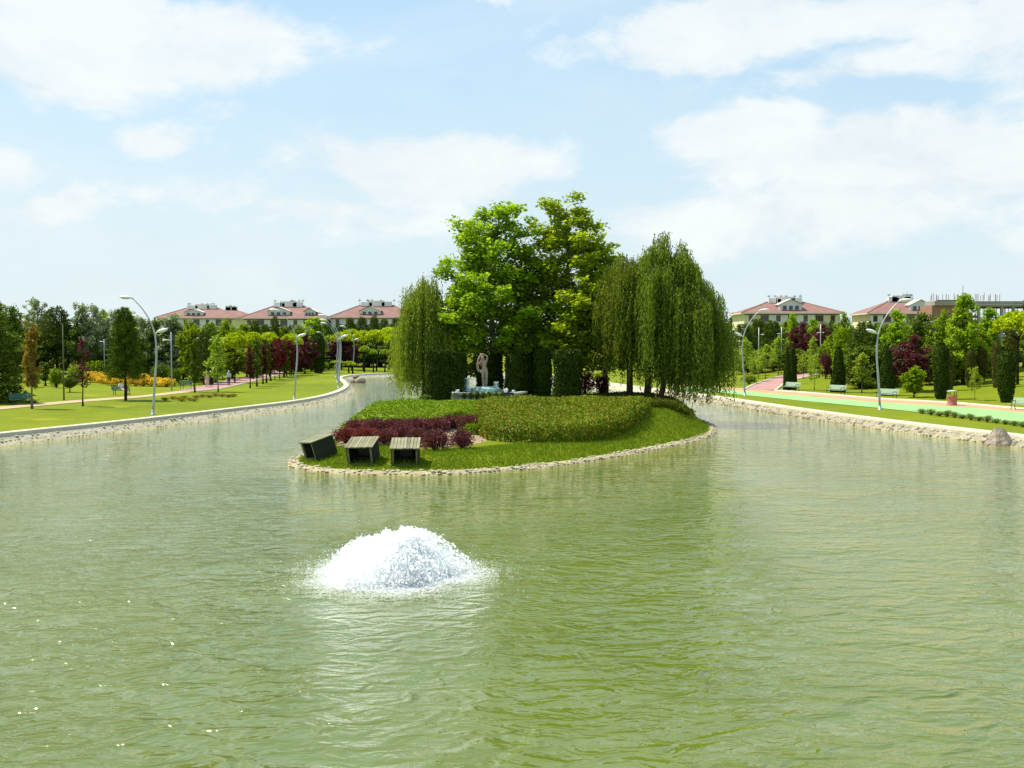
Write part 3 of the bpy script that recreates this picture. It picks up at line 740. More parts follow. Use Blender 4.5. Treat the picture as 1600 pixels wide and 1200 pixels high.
# ---- clipped hedges lying over the island mound
def carpet(name, poly, hh, label, ml, dens, leaf, edge=.45, seed=1):
    poly = chaikin(poly, 2); r_ = np.random.default_rng(seed); lo, hi_ = poly.min(0)-.5, poly.max(0)+.5; st = .25
    a = np.arange(lo[0], hi_[0], st); b = np.arange(lo[1], hi_[1], st); gx, gy = np.meshgrid(a, b); q = np.stack([gx.ravel(), gy.ravel()], 1)
    d = -sdist(q, poly)
    def top(qq, dd): u = np.clip(dd/edge, 0, 1); return hisle(qq)+hh*(1-.72*sstep((qq[:, 1]-56)/8))*np.sqrt(1-(1-u)**2)+.05*np.sin(qq[:, 0]*1.7+np.sin(qq[:, 1]*1.3))*np.clip(dd, 0, 1)
    z = top(q, np.maximum(d, 0))-.04; z = np.where(d < .22, hisle(q)-.25, z)
    i_ = np.arange(len(q)).reshape(len(b), len(a)); fq = np.stack([i_[:-1, :-1], i_[:-1, 1:], i_[1:, 1:], i_[1:, :-1]], -1).reshape(-1, 4); fq = fq[(d > -.3)[fq].all(1)]
    area = (d > 0).sum()*st*st; n = int(area*dens); P2 = r_.uniform(lo, hi_, (int(n*3), 2)); dd = -sdist(P2, poly); k = dd > 0; P2, dd = P2[k][:n], dd[k][:n]
    zz = top(P2, dd)+np.abs(r_.normal(size=len(P2)))*leaf*.5; P = np.c_[P2, zz]
    # side leaves
    E = resample(poly, .004); E = E+r_.normal(size=E.shape)*.07; zb = hisle(E); Pe = np.c_[E, zb+hh*r_.random(len(E))**.8]; hE = hh*(1-.72*sstep((E[:, 1]-56)/8)); Pe = np.c_[E, zb+hE*r_.random(len(E))]; Pe2 = Pe[::2]+r_.normal(size=(len(Pe[::2]), 3))*[.12, .12, .04]
    V, Fc = leaves(P, leaf, r_, up=.5); V2, Fc2 = leaves(np.vstack([Pe, Pe2]), leaf, r_, up=-.1); Fc = np.vstack([Fc, Fc2+len(V)]); V = np.vstack([V, V2])
    rt = thing(name, label, 'hedge', (0, 0, 0))
    c_ = poly.mean(0); off = np.array([c_[0], c_[1], 0]); rt.location = (c_[0], c_[1], 0)
    V0 = np.c_[q, z]; Vv = np.vstack([V0, V])-off; obj('foliage', mesh_np('foliage', Vv, np.vstack([fq, Fc+len(V0)]), ml), rt)
    return rt
carpet('clipped_hedge', [(-1.7, 53.2), (-1.2, 50.9), (.9, 49.3), (3.1, 50.2), (5.4, 52.6), (7.4, 56.5), (7.9, 60.5), (6.8, 64.5), (4.2, 66.6), (1.4, 65.6), (0, 63.5), (-1.2, 60), (-1.9, 56)], .88,
       'broad clipped hedge mottled green and orange over the middle of the island mound', G_hedge, 330, .088, edge=.2, seed=2)
carpet('ground_cover', [(-9.9, 60.5), (-9.2, 56.6), (-8.3, 55.0), (-6.4, 54.2), (-4, 54.8), (-2.6, 54.2), (-2.1, 52.4), (-1.4, 53.6), (-1.6, 57), (-.9, 61), (.2, 64.2), (-1, 65), (-4.5, 66.4), (-7.2, 67.5), (-9.7, 65)], .52,
       'bright green clipped ground cover on the left dome of the island', G_hedge2, 300, .085, edge=.5, seed=3)
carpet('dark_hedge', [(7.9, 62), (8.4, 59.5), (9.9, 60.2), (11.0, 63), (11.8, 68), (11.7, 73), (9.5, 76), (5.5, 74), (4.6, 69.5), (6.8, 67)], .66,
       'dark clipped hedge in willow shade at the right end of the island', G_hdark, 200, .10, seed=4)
# sandy bed under the purple shrubs
sp = chaikin([(-9.2, 50.6), (-7, 48.4), (-3.4, 47.5), (-1.5, 49.0), (-1.2, 52.0), (-2.6, 54.4), (-6, 55), (-8.8, 54.5)], 2)
a = np.arange(-9.5, -.9, .25); b = np.arange(47, 55.6, .25); gx, gy = np.meshgrid(a, b); q = np.stack([gx.ravel(), gy.ravel()], 1); i_ = np.arange(len(q)).reshape(len(b), len(a))
fq = np.stack([i_[:-1, :-1], i_[:-1, 1:], i_[1:, 1:], i_[1:, :-1]], -1).reshape(-1, 4); dsp = sdist(q, sp)
fq = fq[(dsp < .15)[fq].all(1)]
rm = np.full(len(q), -1); used = np.unique(fq); rm[used] = np.arange(len(used))
obj('soil_bed', mesh_np('soil_bed', np.c_[q, hisle(q)+.012][used], rm[fq], M_soil, True), kind='structure')
bush('barberry_red', 57, .9, .65, 2300, .075, foliage('crimson_barberry', (.045, .012, .016), (.27, .05, .06), trans=.25), spiky=1)
for i in range(3): bush('barberry%d' % i, 50+i, .9, .65, 2300, .075, G_barb, spiky=1)
barb = [(541, 692, 40, 24, 'crimson-tinted barberry at the left tip of the island shrubs'), (572, 694, 40, 26, 'barberry just behind the middle wooden box'), (603, 696, 38, 26, 'purple barberry between the middle and right wooden boxes'),
        (628, 692, 38, 30, 'purple barberry behind the right-hand wooden box'), (652, 697, 36, 28, 'purple barberry at the right edge of the right-hand wooden box'), (680, 704, 42, 32, 'large front barberry right of the wooden boxes'),
        (722, 701, 34, 30, 'round barberry standing alone on sandy soil'), (556, 676, 36, 20, 'barberry in the back row above the left wooden box'), (586, 674, 40, 20, 'back-row barberry above the middle wooden box'),
        (618, 672, 42, 18, 'back-row barberry under the green dome edge'), (652, 672, 42, 19, 'back-row barberry left of the gap'), (684, 672, 38, 20, 'back-row barberry above the large front one'),
        (708, 668, 34, 20, 'small back-row barberry next to the last one'), (735, 672, 38, 24, 'last back-row barberry, beside the mottled hedge')]
for i, (px, py, wd, ht, lab) in enumerate(barb):
    p = G(px, py, hisle); k = p.y/F; place('barberry_shrub', 'barberry_red' if i in (0, 1) else 'barberry%d' % (i % 3), lab, 'shrub', p-Vector((0, 0, .05)), ht*k*1.02, wd*k*1.15, group='purple barberry shrubs on the island')
bush('green_shrub', 55, .9, .6, 1500, .085, G_mid)
p = G(714, 662, hisle); place('green_shrub', 'green_shrub', 'green bush among the purple barberries', 'shrub', p, .8, 1.2)

# ---- grass blades on the near strip of the island
r_ = np.random.default_rng(9); P2 = r_.uniform((-11, 41), (13, 66), (230000, 2)); d = -sdist(P2, isle); hgm = (d > .25) & (d < 4.4) & (sdist(P2, sp) > -.2*r_.random(len(P2)))
P2 = P2[hgm][:60000]; z = hisle(P2); ph = r_.uniform(0, 6.28, len(P2)); hh = r_.uniform(.05, .15, len(P2)); wv = .018
V = np.stack([np.c_[P2[:, 0]-wv*np.cos(ph), P2[:, 1]-wv*np.sin(ph), z-.01], np.c_[P2[:, 0]+wv*np.cos(ph), P2[:, 1]+wv*np.sin(ph), z-.01], np.c_[P2+r_.normal(size=P2.shape)*.05, z+hh]], 1).reshape(-1, 3)
obj('grass', mesh_np('grass', V, np.arange(len(V)).reshape(-1, 3), G_grass), kind='stuff', label='short green grass along the stone rim of the island', category='grass')

# ---------------------------------------------------------------- wooden floodlight boxes
def wood_box(label, loc, rz, tilt, roll=0.0):
    rt = thing('wooden_box', label, 'box', loc, 0, 'slatted wooden boxes on the island rim'); rt.rotation_euler = (Matrix.Rotation(rz, 4, 'Z')@Matrix.Rotation(tilt, 4, 'X')@Matrix.Rotation(roll, 4, 'Y')).to_euler()
    Wd, Dp, Hh = 1.14, 1.08, .84; n = 9; sw = (Wd+.1)/n
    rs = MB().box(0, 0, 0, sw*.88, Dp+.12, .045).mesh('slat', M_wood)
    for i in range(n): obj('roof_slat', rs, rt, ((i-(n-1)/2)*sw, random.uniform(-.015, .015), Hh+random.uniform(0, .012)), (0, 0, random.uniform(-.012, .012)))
    m_ = 7; sd = Dp/m_; ss = MB().box(0, 0, 0, .035, sd*.9, Hh-.03).mesh('slat', M_woodshade)
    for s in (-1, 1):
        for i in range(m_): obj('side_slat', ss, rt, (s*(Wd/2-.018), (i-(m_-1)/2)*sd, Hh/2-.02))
    bsl = MB().box(0, 0, 0, Wd/8*.9, .03, Hh-.06).mesh('slat', M_woodshade)
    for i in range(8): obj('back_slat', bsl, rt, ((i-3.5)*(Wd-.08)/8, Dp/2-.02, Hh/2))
    fr = MB()
    for s in (-1, 1): fr.box(s*(Wd/2-.075), -Dp/2+.035, Hh/2-.03, .075, .06, Hh-.06)
    fr.box(0, -Dp/2+.035, .05, Wd-.24, .055, .08).build('front_frame', M_wood, rt)
    fl = MB().box(0, .32, .34, .56, .3, .38).build('floodlight', M_blackmetal, rt); MB().box(0, .164, .34, .48, .01, .30).build('lens', M_lens, fl)
    MB().box(0, 0, .02, Wd-.08, Dp-.08, .03).build('floor_board', M_woodshade, rt)
    return rt
for px, py, rz, ti, ro, lab in [(499, 719, R(-52), R(16), R(-4), 'slatted wooden box tilted and turned to the left, leftmost of the three'), (566, 727, R(-7), R(17), R(-2), 'middle slatted wooden box with dark open front'), (632, 728, R(2), R(17), 0, 'right-hand slatted wooden box, open front facing the fountain')]:
    p = G(px, py, hisle); wood_box(lab, (p.x, p.y+.55, p.z-.02+.12), rz, ti, ro)

# ---------------------------------------------------------------- skinned figures
def skin(name, V, E, rad, m, sub=1, root=0):
    me = bpy.data.meshes.new(name+'_t'); me.from_pydata(V, E, []); o = bpy.data.objects.new(name+'_t', me); C.objects.link(o)
    md = o.modifiers.new('s', 'SKIN'); md.use_smooth_shade = True
    for i, r in enumerate(rad):
        sv = me.skin_vertices[0].data[i]; sv.radius = r if hasattr(r, '__len__') else (r, r); sv.use_root = (i == root)
    ss = o.modifiers.new('u', 'SUBSURF'); ss.levels = sub; ss.render_levels = sub
    dg = bpy.context.evaluated_depsgraph_get(); em = bpy.data.meshes.new_from_object(o.evaluated_get(dg)); em.name = name
    bpy.data.objects.remove(o); em.materials.clear(); em.materials.append(m); return em
def figure(J, m, name='body', k=1.0, sub=2):
    """J: joint dict; returns one continuous body mesh with hands and face bumps"""
    names = ['pelvis', 'waist', 'chest', 'neck', 'chin', 'head', 'crown', 'nose']
    V = [J[n] for n in names]; rad = [(.125, .10), (.105, .085), (.135, .10), (.05, .05), (.055, .06), (.075, .09), (.05, .055), (.016, .016)]
    E = [(0, 1), (1, 2), (2, 3), (3, 4), (4, 5), (5, 6), (4, 7)]
    for s in ('l', 'r'):
        o = len(V); V += [J[s+n] for n in ('shoulder', 'elbow', 'wrist', 'palm')]; rad += [.055, .042, .028, (.038, .02)]; E += [(2, o), (o, o+1), (o+1, o+2), (o+2, o+3)]
        W_ = Vector(J[s+'wrist']); Pm = Vector(J[s+'palm']); d = (Pm-W_).normalized(); q = d.cross(Vector((0, 1, .01))).normalized()
        for f in range(4):
            b = len(V); u = (f-1.5)*.02; V += [tuple(Pm+q*u+d*.035), tuple(Pm+q*u*1.1+d*(.07-.006*abs(f-1))+Vector((0, -.012, 0)))]; rad += [.0095, .008]; E += [(o+3, b), (b, b+1)]
        b = len(V); V += [tuple(W_+d*.03+q*.04), tuple(W_+d*.06+q*.055)]; rad += [.011, .009]; E += [(o+3, b), (b, b+1)]
        o = len(V); V += [J[s+n] for n in ('hip', 'knee', 'ankle', 'toe')]; rad += [.095, .062, .042, (.042, .03)]; E += [(0, o), (o, o+1), (o+1, o+2), (o+2, o+3)]
    rad = [tuple(x*k for x in r) if hasattr(r, '__len__') else r*k for r in rad]
    return skin(name, [tuple(v) for v in V], E, rad, m, sub)
STAND = dict(pelvis=(0, 0, .95), waist=(0, 0, 1.12), chest=(0, 0, 1.34), neck=(0, 0, 1.49), chin=(0, -.02, 1.56), head=(0, -.01, 1.63), crown=(0, 0, 1.70), nose=(0, -.10, 1.60),
             lshoulder=(.17, 0, 1.42), lelbow=(.22, .03, 1.14), lwrist=(.23, -.06, .90), lpalm=(.23, -.08, .83), rshoulder=(-.17, 0, 1.42), relbow=(-.22, .04, 1.14), rwrist=(-.23, .0, .90), rpalm=(-.23, -.01, .83),
             lhip=(.09, 0, .88), lknee=(.10, -.12, .50), lankle=(.10, -.02, .09), ltoe=(.11, -.16, .04), rhip=(-.09, 0, .88), rknee=(-.10, .04, .50), rankle=(-.10, .16, .11), rtoe=(-.10, .04, .04))
M_skin = mat('skin', (.48, .28, .19), .6, .3)
def garment(name, par, pts, E, rad, m): obj(name, skin(name, pts, E, rad, m, 1), par)
def person(label, loc, rz, top, bottom, hairc, skirt=False, hat=None, J=STAND, bag=None, longs=True, coat=False, sc=1.0):
    rt = thing('person', label, 'person', loc, rz, None, (sc, sc, sc)); obj('body', figure(J, M_skin), rt)
    j = {k: Vector(v) for k, v in J.items()}
    sl_ = 'wrist' if longs else 'elbow'
    pts = [J['pelvis'], J['waist'], J['chest'], tuple(j['neck']*.7+j['chest']*.3), J['lshoulder'], J['lelbow'], tuple(j['lelbow'].lerp(j['lwrist'], .85 if longs else .05)), J['rshoulder'], J['relbow'], tuple(j['relbow'].lerp(j['rwrist'], .85 if longs else .05))]
    garment('coat' if coat else 'shirt', rt, pts, [(0, 1), (1, 2), (2, 3), (2, 4), (4, 5), (5, 6), (2, 7), (7, 8), (8, 9)], [(.15, .125), (.13, .11), (.155, .12), .06, .072, .056, .042, .072, .056, .042], top)
    if skirt or coat:
        zk = .32 if coat else .45; mb = MB(); mb.lathe([(.16, 1.02), (.19, .9), (.23, .65), (.27, zk), (.25, zk), (.2, .66)], 16); o = mb.build('skirt', bottom if not coat else top, rt, True)
    if not skirt:
        pts = [tuple(j['pelvis'])]; E = []; rad = [(.14, .12)]
        for s in 'lr':
            o = len(pts); pts += [J[s+'hip'], J[s+'knee'], tuple(j[s+'knee'].lerp(j[s+'ankle'], .92))]; E += [(0, o), (o, o+1), (o+1, o+2)]; rad += [.108, .078, .06]
        garment('trousers', rt, pts, E, rad, bottom)
    h = MB(); hp = j['head']; h.ell(hp+Vector((0, .025, .035)), (.088, .10, .095), 12, 8); h.ell(hp+Vector((0, .06, -.05)), (.075, .05, .10), 10, 6); h.build('hair', hairc, rt, True)
    for s in (-1, 1): MB().ell(hp+Vector((s*.03, -.088, .0)), (.011, .008, .007), 6, 4).build('eye', M_blackmetal, rt)
    for s in 'lr':
        a = j[s+'ankle']; t_ = j[s+'toe']; f = MB(); mid = a.lerp(t_, .5); f.tube([a+Vector((0, .05, -.045)), mid+Vector((0, 0, -.02)), t_+Vector((0, -.04, -.0))], [.05, .055, .035], 8); f.build('shoe', M_blackmetal, rt, True)
    if hat: h = MB(); h.lathe([(.0, .0), (.19, .0), (.19, .012), (.10, .02), (.095, .10), (.0, .11)], 16, hp+Vector((0, .01, .07))); h.build('hat', hat, rt, True)
    if bag: w_ = j['lpalm']; MB().box(w_.x, w_.y, w_.z-.22, .12, .26, .30).tube([w_+Vector((0, .08, -.08)), w_, w_+Vector((0, -.08, -.08))], .01, 5).build('bag', bag, rt)
    return rt
c_pink = mat('pink_cloth', (.62, .42, .38), .9); c_black = mat('black_cloth', (.012, .012, .014), .9); c_blue = mat('pale_blue_cloth', (.42, .55, .72), .9); c_white = mat('white_cloth', (.72, .72, .72), .9); c_navy = mat('navy_cloth', (.02, .025, .05), .9); c_grey = mat('grey_hair', (.30, .29, .28), .9); c_beige = mat('beige_cloth', (.6, .5, .38), .9)
p = G(323.5, 605.5); person('person in a pink dress and pale headscarf walking on the pink path', p, R(200), c_pink, c_pink, c_beige, skirt=True, sc=.96)
p = G(330, 604.5); person('person in long black clothes and a white cap walking beside the one in pink', p, R(190), c_black, c_black, c_black, coat=True, hat=c_white)
p = G(357.5, 602.5); person('person in pale blue shirt and dark trousers carrying a white bag on the pink path', p, R(185), c_blue, c_navy, c_white, bag=c_white, longs=True)
SIT = dict(pelvis=(0, .05, .55), waist=(0, .10, .72), chest=(0, .12, .93), neck=(0, .10, 1.08), chin=(0, .07, 1.15), head=(0, .07, 1.22), crown=(0, .09, 1.29), nose=(0, -.02, 1.19),
           lshoulder=(.17, .12, 1.01), lelbow=(.23, .05, .76), lwrist=(.14, -.16, .68), lpalm=(.10, -.22, .67), rshoulder=(-.17, .12, 1.01), relbow=(-.24, .10, .76), rwrist=(-.17, -.10, .66), rpalm=(-.14, -.17, .65),
           lhip=(.09, 0, .54), lknee=(.11, -.44, .50), lankle=(.13, -.78, .14), ltoe=(.13, -.92, .14), rhip=(-.09, 0, .54), rknee=(-.11, -.44, .54), rankle=(-.10, -.86, .22), rtoe=(-.10, -.99, .26))

# ---------------------------------------------------------------- statue in its basin
bY = 69.0; bp = isl(758, bY); bz = bp.z+.30
basin = thing('fountain_basin', 'round white stone basin with small jets at the foot of the statue', 'fountain', (bp.x, bY, bz))
MB().lathe([(2.6, -.3), (2.6, .15), (2.86, .2), (2.86, .32), (2.45, .32), (2.45, .12), (.0, .1)], 40).build('basin_rim', M_basin, basin)
MB().lathe([(0.0, .2), (2.44, .2), (2.44, .205), (0, .21)], 32).build('basin_water', mat('basin_water', (.22, .36, .33), .06, .6), basin)
MB().lathe([(.95, .1), (.95, .46), (1.05, .5), (.7, .52), (.66, .62), (0, .63)], 28).build('pedestal', M_cyan, basin)
M_spray = mat('white_spray', (.85, .88, .88), .6, .3)
def jet(x, y, h, sp, n, par, seed, nm='water_jet'):
    r_ = np.random.default_rng(seed); P = []
    for i in range(n):
        a = r_.uniform(0, 6.28); t = r_.random(); vv = sp*r_.random(); zz = .2+h*(4*t*(1-t)) if r_.random() < .5 else .2+h*r_.random()*(1-vv/sp*.6)
        P.append((x+math.cos(a)*vv*t+r_.normal()*.03, y+math.sin(a)*vv*t+r_.normal()*.03, zz))
    V, Fc = leaves(np.array(P), .055, r_); return obj(nm, mesh_np(nm, V, Fc, M_spray), par, kind='stuff')
jet(-1.15, -.3, 1.0, .55, 1100, basin, 1); jet(.75, -.2, .75, .3, 700, basin, 2)
for k, (x, h) in enumerate([(-.5, .4), (-.15, .42), (.2, .4), (1.4, .3), (-1.8, .25), (1.9, .22)]): jet(x, -1.0, h, .22, 200, basin, 5+k)
for k in range(9):
    pass
bush('basin_plant', 61, .4, .22, 260, .07, G_dark)
for k, dx in enumerate([-1.25, -.85, -.45, -.05, .35, .75, 1.15]):
    x = bp.x+dx; y = bY-2.95-.1*(k % 2); place('bedding_plant', 'basin_plant', ORD[k]+' low dark bedding plant from the left along the near rim of the white basin', 'plant', (x, y, HI(x, y)+.20), random.uniform(.45, .62), .42, group='bedding plants along the basin rim')
st = thing('statue', 'weathered marble statue of a woman raising one arm over her head', 'statue', (bp.x-.05, bY, bz+.63), R(8), None, (1.22, 1.22, 1.22))
JS = dict(pelvis=(.02, 0, .95), waist=(-.02, .0, 1.12), chest=(-.03, .02, 1.33), neck=(-.05, 0, 1.47), chin=(-.08, -.03, 1.52), head=(-.10, -.03, 1.59), crown=(-.11, -.01, 1.66), nose=(-.13, -.11, 1.55),
          lshoulder=(.13, .0, 1.42), lelbow=(.17, -.10, 1.66), lwrist=(-.03, -.04, 1.76), lpalm=(-.10, -.03, 1.76), rshoulder=(-.19, .0, 1.40), relbow=(-.36, -.04, 1.20), rwrist=(-.24, -.14, 1.34), rpalm=(-.19, -.16, 1.40),
          lhip=(.11, 0, .88), lknee=(.10, -.16, .50), lankle=(.13, .08, .10), ltoe=(.13, -.08, .03), rhip=(-.08, 0, .88), rknee=(-.10, -.10, .52), rankle=(-.06, .0, .09), rtoe=(-.08, -.15, .03))
obj('figure', figure(JS, M_marble, 'figure', 1.13), st)
M_marbled = mat('stained_marble', (.36, .25, .16), .7, .3, var=.3, vscale=4)
h = MB(); h.ell((-.10, .0, 1.63), (.10, .11, .10), 12, 8); h.ell((-.16, .03, 1.50), (.07, .07, .16), 10, 6); h.tube([(-.14, .02, 1.50), (-.2, .0, 1.3), (-.24, .02, 1.12)], [.06, .05, .02], 7); h.build('hair', M_marbled, st, True)
dr = MB(); dr.tube([(-.02, -.06, 1.80), (-.16, .02, 1.76), (-.28, .04, 1.62), (-.34, .02, 1.45), (-.38, .0, 1.22), (-.36, .02, .98), (-.33, .04, .80)], [.03, .06, .055, .05, .06, .075, .03], 8)
dr.build('drapery', M_marbled, st, True)
dr = MB(); dr.tube([(-.30, .06, .9), (-.06, .13, .72), (.04, .15, .4), (.02, .14, .0)], [.04, .10, .13, .15], 9); dr.build('support', M_marble, st, True)
lt = thing('lantern', 'small white box lantern with a pitched cap beside the basin', 'lantern', isl(792, 67.4)+Vector((0, 0, .08)))
MB().box(0, 0, .14, .5, .5, .28).build('lantern_body', M_basin, lt); MB().lathe([(.44, .28), (.44, .34), (.1, .46), (0, .47)], 4).build('lantern_cap', M_basin, lt); MB().lathe([(.05, .46), (.05, .62), (.1, .7), (.05, .8), (.0, .82)], 8).build('finial', M_basin, lt)
fp = isl(795, 63.4)
fl = thing('floodlight', 'small black floodlight in the clipped greenery below the basin', 'floodlight', fp+Vector((0, 0, .38)))
MB().box(0, 0, .2, .62, .3, .42).build('housing', M_blackmetal, fl); MB().box(0, -.158, .2, .5, .012, .28).build('lens', M_lens, fl); MB().tube([(0, .05, -.5), (0, .05, 0)], .04, 6).build('stake', M_blackmetal, fl)

# ---------------------------------------------------------------- aerator fountain
fc = atZ(617, 899, 0); fx, fy = fc.x, fc.y
ft = thing('fountain', 'white dome of churning water from the floating pond aerator', 'fountain', (fx, fy, 0))
MB().lathe([(0, -.1), (.34, -.1), (.38, .02), (.34, .1), (.15, .12), (.12, .2), (0, .21)], 20).build('float', M_blackmetal, ft)
def spray_mat(sss=0):
    m = bpy.data.materials.new('foaming_water'); m.use_nodes = True; t = NT(m.node_tree); b = t.n['Principled BSDF']; o = t.n['Material Output']
    b.inputs['Base Color'].default_value = (.98, .99, .99, 1); b.inputs['Roughness'].default_value = .5; b.inputs['Subsurface Weight'].default_value = sss; b.inputs['Subsurface Radius'].default_value = (1, 1, 1); b.inputs['Subsurface Scale'].default_value = .9
    tr = t.new('ShaderNodeBsdfTranslucent'); tr.inputs[0].default_value = (.98, .99, .99, 1); mx = t.new('ShaderNodeMixShader'); mx.inputs[0].default_value = 0 if sss else .8
    t.l.new(b.outputs[0], mx.inputs[1]); t.l.new(tr.outputs[0], mx.inputs[2]); t.l.new(mx.outputs[0], o.inputs[0]); return m
M_foam = spray_mat(); M_dome = spray_mat(1)
r_ = np.random.default_rng(77); P = []; Sz = []; Dv = []
plumes = [(r_.uniform(0, 6.28), r_.uniform(.12, .75), r_.uniform(3.7, 4.25)) for _ in range(23)]
for i in range(3000):   # ballistic jets thrown up and outwards
    a = r_.uniform(0, 6.28) if i % 2 else plumes[i % 23][0]+r_.normal()*.16; th = (.04+.98*r_.random()**.62) if i % 2 else plumes[i % 23][1]+r_.normal()*.05; v = r_.uniform(3.3, 3.9)*(1+.16*th)*(1+.07*math.sin(3*a+1)+.05*math.sin(5*a)) if i % 2 else plumes[i % 23][2]*(1+.10*th)*r_.uniform(.88, 1.04); vz = v*math.cos(th); vr = v*math.sin(th)*.78
    T = 2*vz/9.8; tr_ = np.sort(r_.uniform(.12, 1, int(r_.integers(10, 22))))*T; lump = r_.normal()*.02
    q = np.stack([math.cos(a)*(vr*tr_+.05), math.sin(a)*(vr*tr_+.05), .12+vz*tr_-4.9*tr_**2], 1)+r_.normal(size=(len(tr_), 3))*(.012+.035*tr_[:, None]/T)
    P.append(q); Sz.append(r_.uniform(.008, .030, len(tr_))*(1.1-.35*tr_/T)); dd = np.stack([np.full(len(tr_), math.cos(a)*vr), np.full(len(tr_), math.sin(a)*vr), vz-9.8*tr_], 1); Dv.append(unitv(dd))
P = np.vstack(P); Sz = np.concatenate(Sz); Dv = np.vstack(Dv); k = P[:, 2] > -.02; P, Sz, Dv = P[k], Sz[k], Dv[k]
def blobs(P, Sz, D, el=1.8):
    B = unitv(np.cross(D, r_.normal(size=D.shape))); N = np.cross(D, B); s = Sz[:, None]/2
    V = np.stack([P+D*s*el, P+B*s, P+N*s, P-B*s, P-N*s, P-D*s*el], 1).reshape(-1, 3); n = len(P)
    f = np.array([(0, 1, 2), (0, 2, 3), (0, 3, 4), (0, 4, 1), (5, 2, 1), (5, 3, 2), (5, 4, 3), (5, 1, 4)])
    return V, (np.arange(n)[:, None, None]*6+f[None]).reshape(-1, 3)
V, Fc = leaves(P, .045, r_, up=0, el=1.6, T=Dv, sv=.6); obj('spray', mesh_np('spray', V, Fc, M_foam), ft, kind='stuff')
# body of aerated water under the spray: lumpy dome
na, nr = 150, 48; V = []; f = []
for i in range(nr+1):
    u = i/nr
    for j in range(na):
        a = 2*math.pi*j/na; lob = 1+.10*math.sin(a*3+1)+.07*math.sin(a*7+2)+.05*math.sin(a*13)
        rr = .95*u*lob; zz = .58*(1-u**3)*(1+.10*math.sin(a*5+u*9)+.10*math.sin(a*11-u*17)+.06*math.sin(a*23+u*31))+abs(r_.normal())*.06*(1-u*.6)
        if u < .0: zz *= .5
        V.append((rr*math.cos(a)+r_.normal()*.012, rr*math.sin(a)+r_.normal()*.012, max(.0, zz)-.01))
for i in range(nr):
    for j in range(na): a_ = i*na+j; b_ = i*na+(j+1) % na; f.append((a_, b_, b_+na, a_+na))
obj('water_dome', mesh_np('water_dome', V, f, M_dome, True), ft, kind='stuff')
# foam flecks spreading over the surface
n = 42000; rad = np.abs(r_.normal(0, 1, n)); ang = r_.uniform(0, 6.28, n); lob = 1+.14*np.sin(ang*3+.6)+.10*np.sin(ang*5+2)+.05*np.sin(ang*11)
rad = (.75+rad*.8)*lob; kk = rad < 3.9; rad, ang = rad[kk], ang[kk]; arm = np.sin(ang*23+np.sin(rad*5)*2)*.5+.5; kk = (r_.random(len(rad)) < np.clip(2.0-rad*.56+.45*arm*np.sin(rad*7+ang*5), .03, 1)); rad, ang = rad[kk], ang[kk]
c0 = np.stack([rad*np.cos(ang), rad*np.sin(ang)*.92, np.full(len(rad), .012)+r_.random(len(rad))*.02], 1); sz = r_.uniform(.016, .062, len(rad))*np.clip(1.5-rad*.36, .25, 1.1)
V = []; 
aa = np.arange(6)/6*6.283; st_ = r_.uniform(.4, 1.0, (len(rad), 6))
V = np.stack([c0+np.stack([np.cos(aa[q]+ang)*sz*st_[:, q]*1.0-np.sin(ang)*0, np.sin(aa[q]+ang)*sz*st_[:, q]*.9, np.zeros(len(rad))], 1) for q in range(6)], 1).reshape(-1, 3)
obj('foam', mesh_np('foam', V, np.arange(len(V)).reshape(-1, 6), M_foam), ft, kind='stuff')
# scattered falling drops
n = 14000; a = r_.uniform(0, 6.28, n); q = np.where(r_.random(n) < .7, r_.normal(1.2, .28, n), np.abs(r_.normal(0, 1.15, n))+.3); zz = np.abs(r_.normal(0, .17, n))*np.clip(2.2-q*.8, .1, 1.5)*(1+.6*np.sin(a*9+q*4)); P = np.stack([q*np.cos(a), q*np.sin(a), zz+.03], 1)
V, Fc = blobs(P, r_.uniform(.008, .028, n), unitv(r_.normal(size=(n, 3))), 1.2); obj('droplets', mesh_np('droplets', V, Fc, M_foam), ft, kind='stuff')

# ---------------------------------------------------------------- street lamps
def lamp_parts():
    pole = MB(); pts = [(0, 0, 0), (.12, 0, 1.9), (.30, 0, 3.8), (.28, 0, 4.8), (.16, 0, 5.6), (-.12, 0, 6.3), (-.62, 0, 7.1), (-1.25, 0, 7.75)]
    fine = [Vector(p) for p in chaikin(np.array(pts), 2, True)[:-6]]; fine = [Vector(pts[0])]+[v for v in fine if v.z > .05 and v.z < 7.7][:]
    fine.sort(key=lambda v: v.z); fine.append(Vector(pts[-1]))
    n = len(fine); pole.tube(fine, [.088-.058*(i/(n-1))**.8 for i in range(n)], 10)
    base = MB().lathe([(.16, 0), (.16, .03), (.11, .05), (.105, .3), (.09, .32)], 12)
    h1 = MB(); Mr = Matrix.Rotation(R(4), 3, 'Y'); h1.ell((-1.72, 0, 7.83), (.44, .17, .11), 14, 8, Mr); h1.tube([(-1.2, 0, 7.72), (-1.42, 0, 7.82)], [.055, .06], 8)
    g1 = MB(); g1.ell((-1.74, 0, 7.79), (.34, .13, .10), 12, 6, Mr)
    h2 = MB(); Mr2 = Matrix.Rotation(R(-16), 3, 'Y'); h2.ell((.70, 0, 5.62), (.40, .17, .12), 14, 8, Mr2); h2.tube([(.20, 0, 5.38), (.40, 0, 5.52)], [.045, .05], 8)
    g2 = MB(); g2.ell((.71, 0, 5.575), (.31, .13, .10), 12, 6, Mr2)
    return [('pole', pole.mesh('pole', M_metal, True), None), ('base_plate', base.mesh('base_plate', M_metal, True), None), ('lamp_head', h1.mesh('lamp_head', M_lamp, True), g1.mesh('lamp_glass', M_glassl, True)), ('lamp_head', h2.mesh('lamp_head', M_lamp, True), g2.mesh('lamp_glass', M_glassl, True))]
LP = lamp_parts()
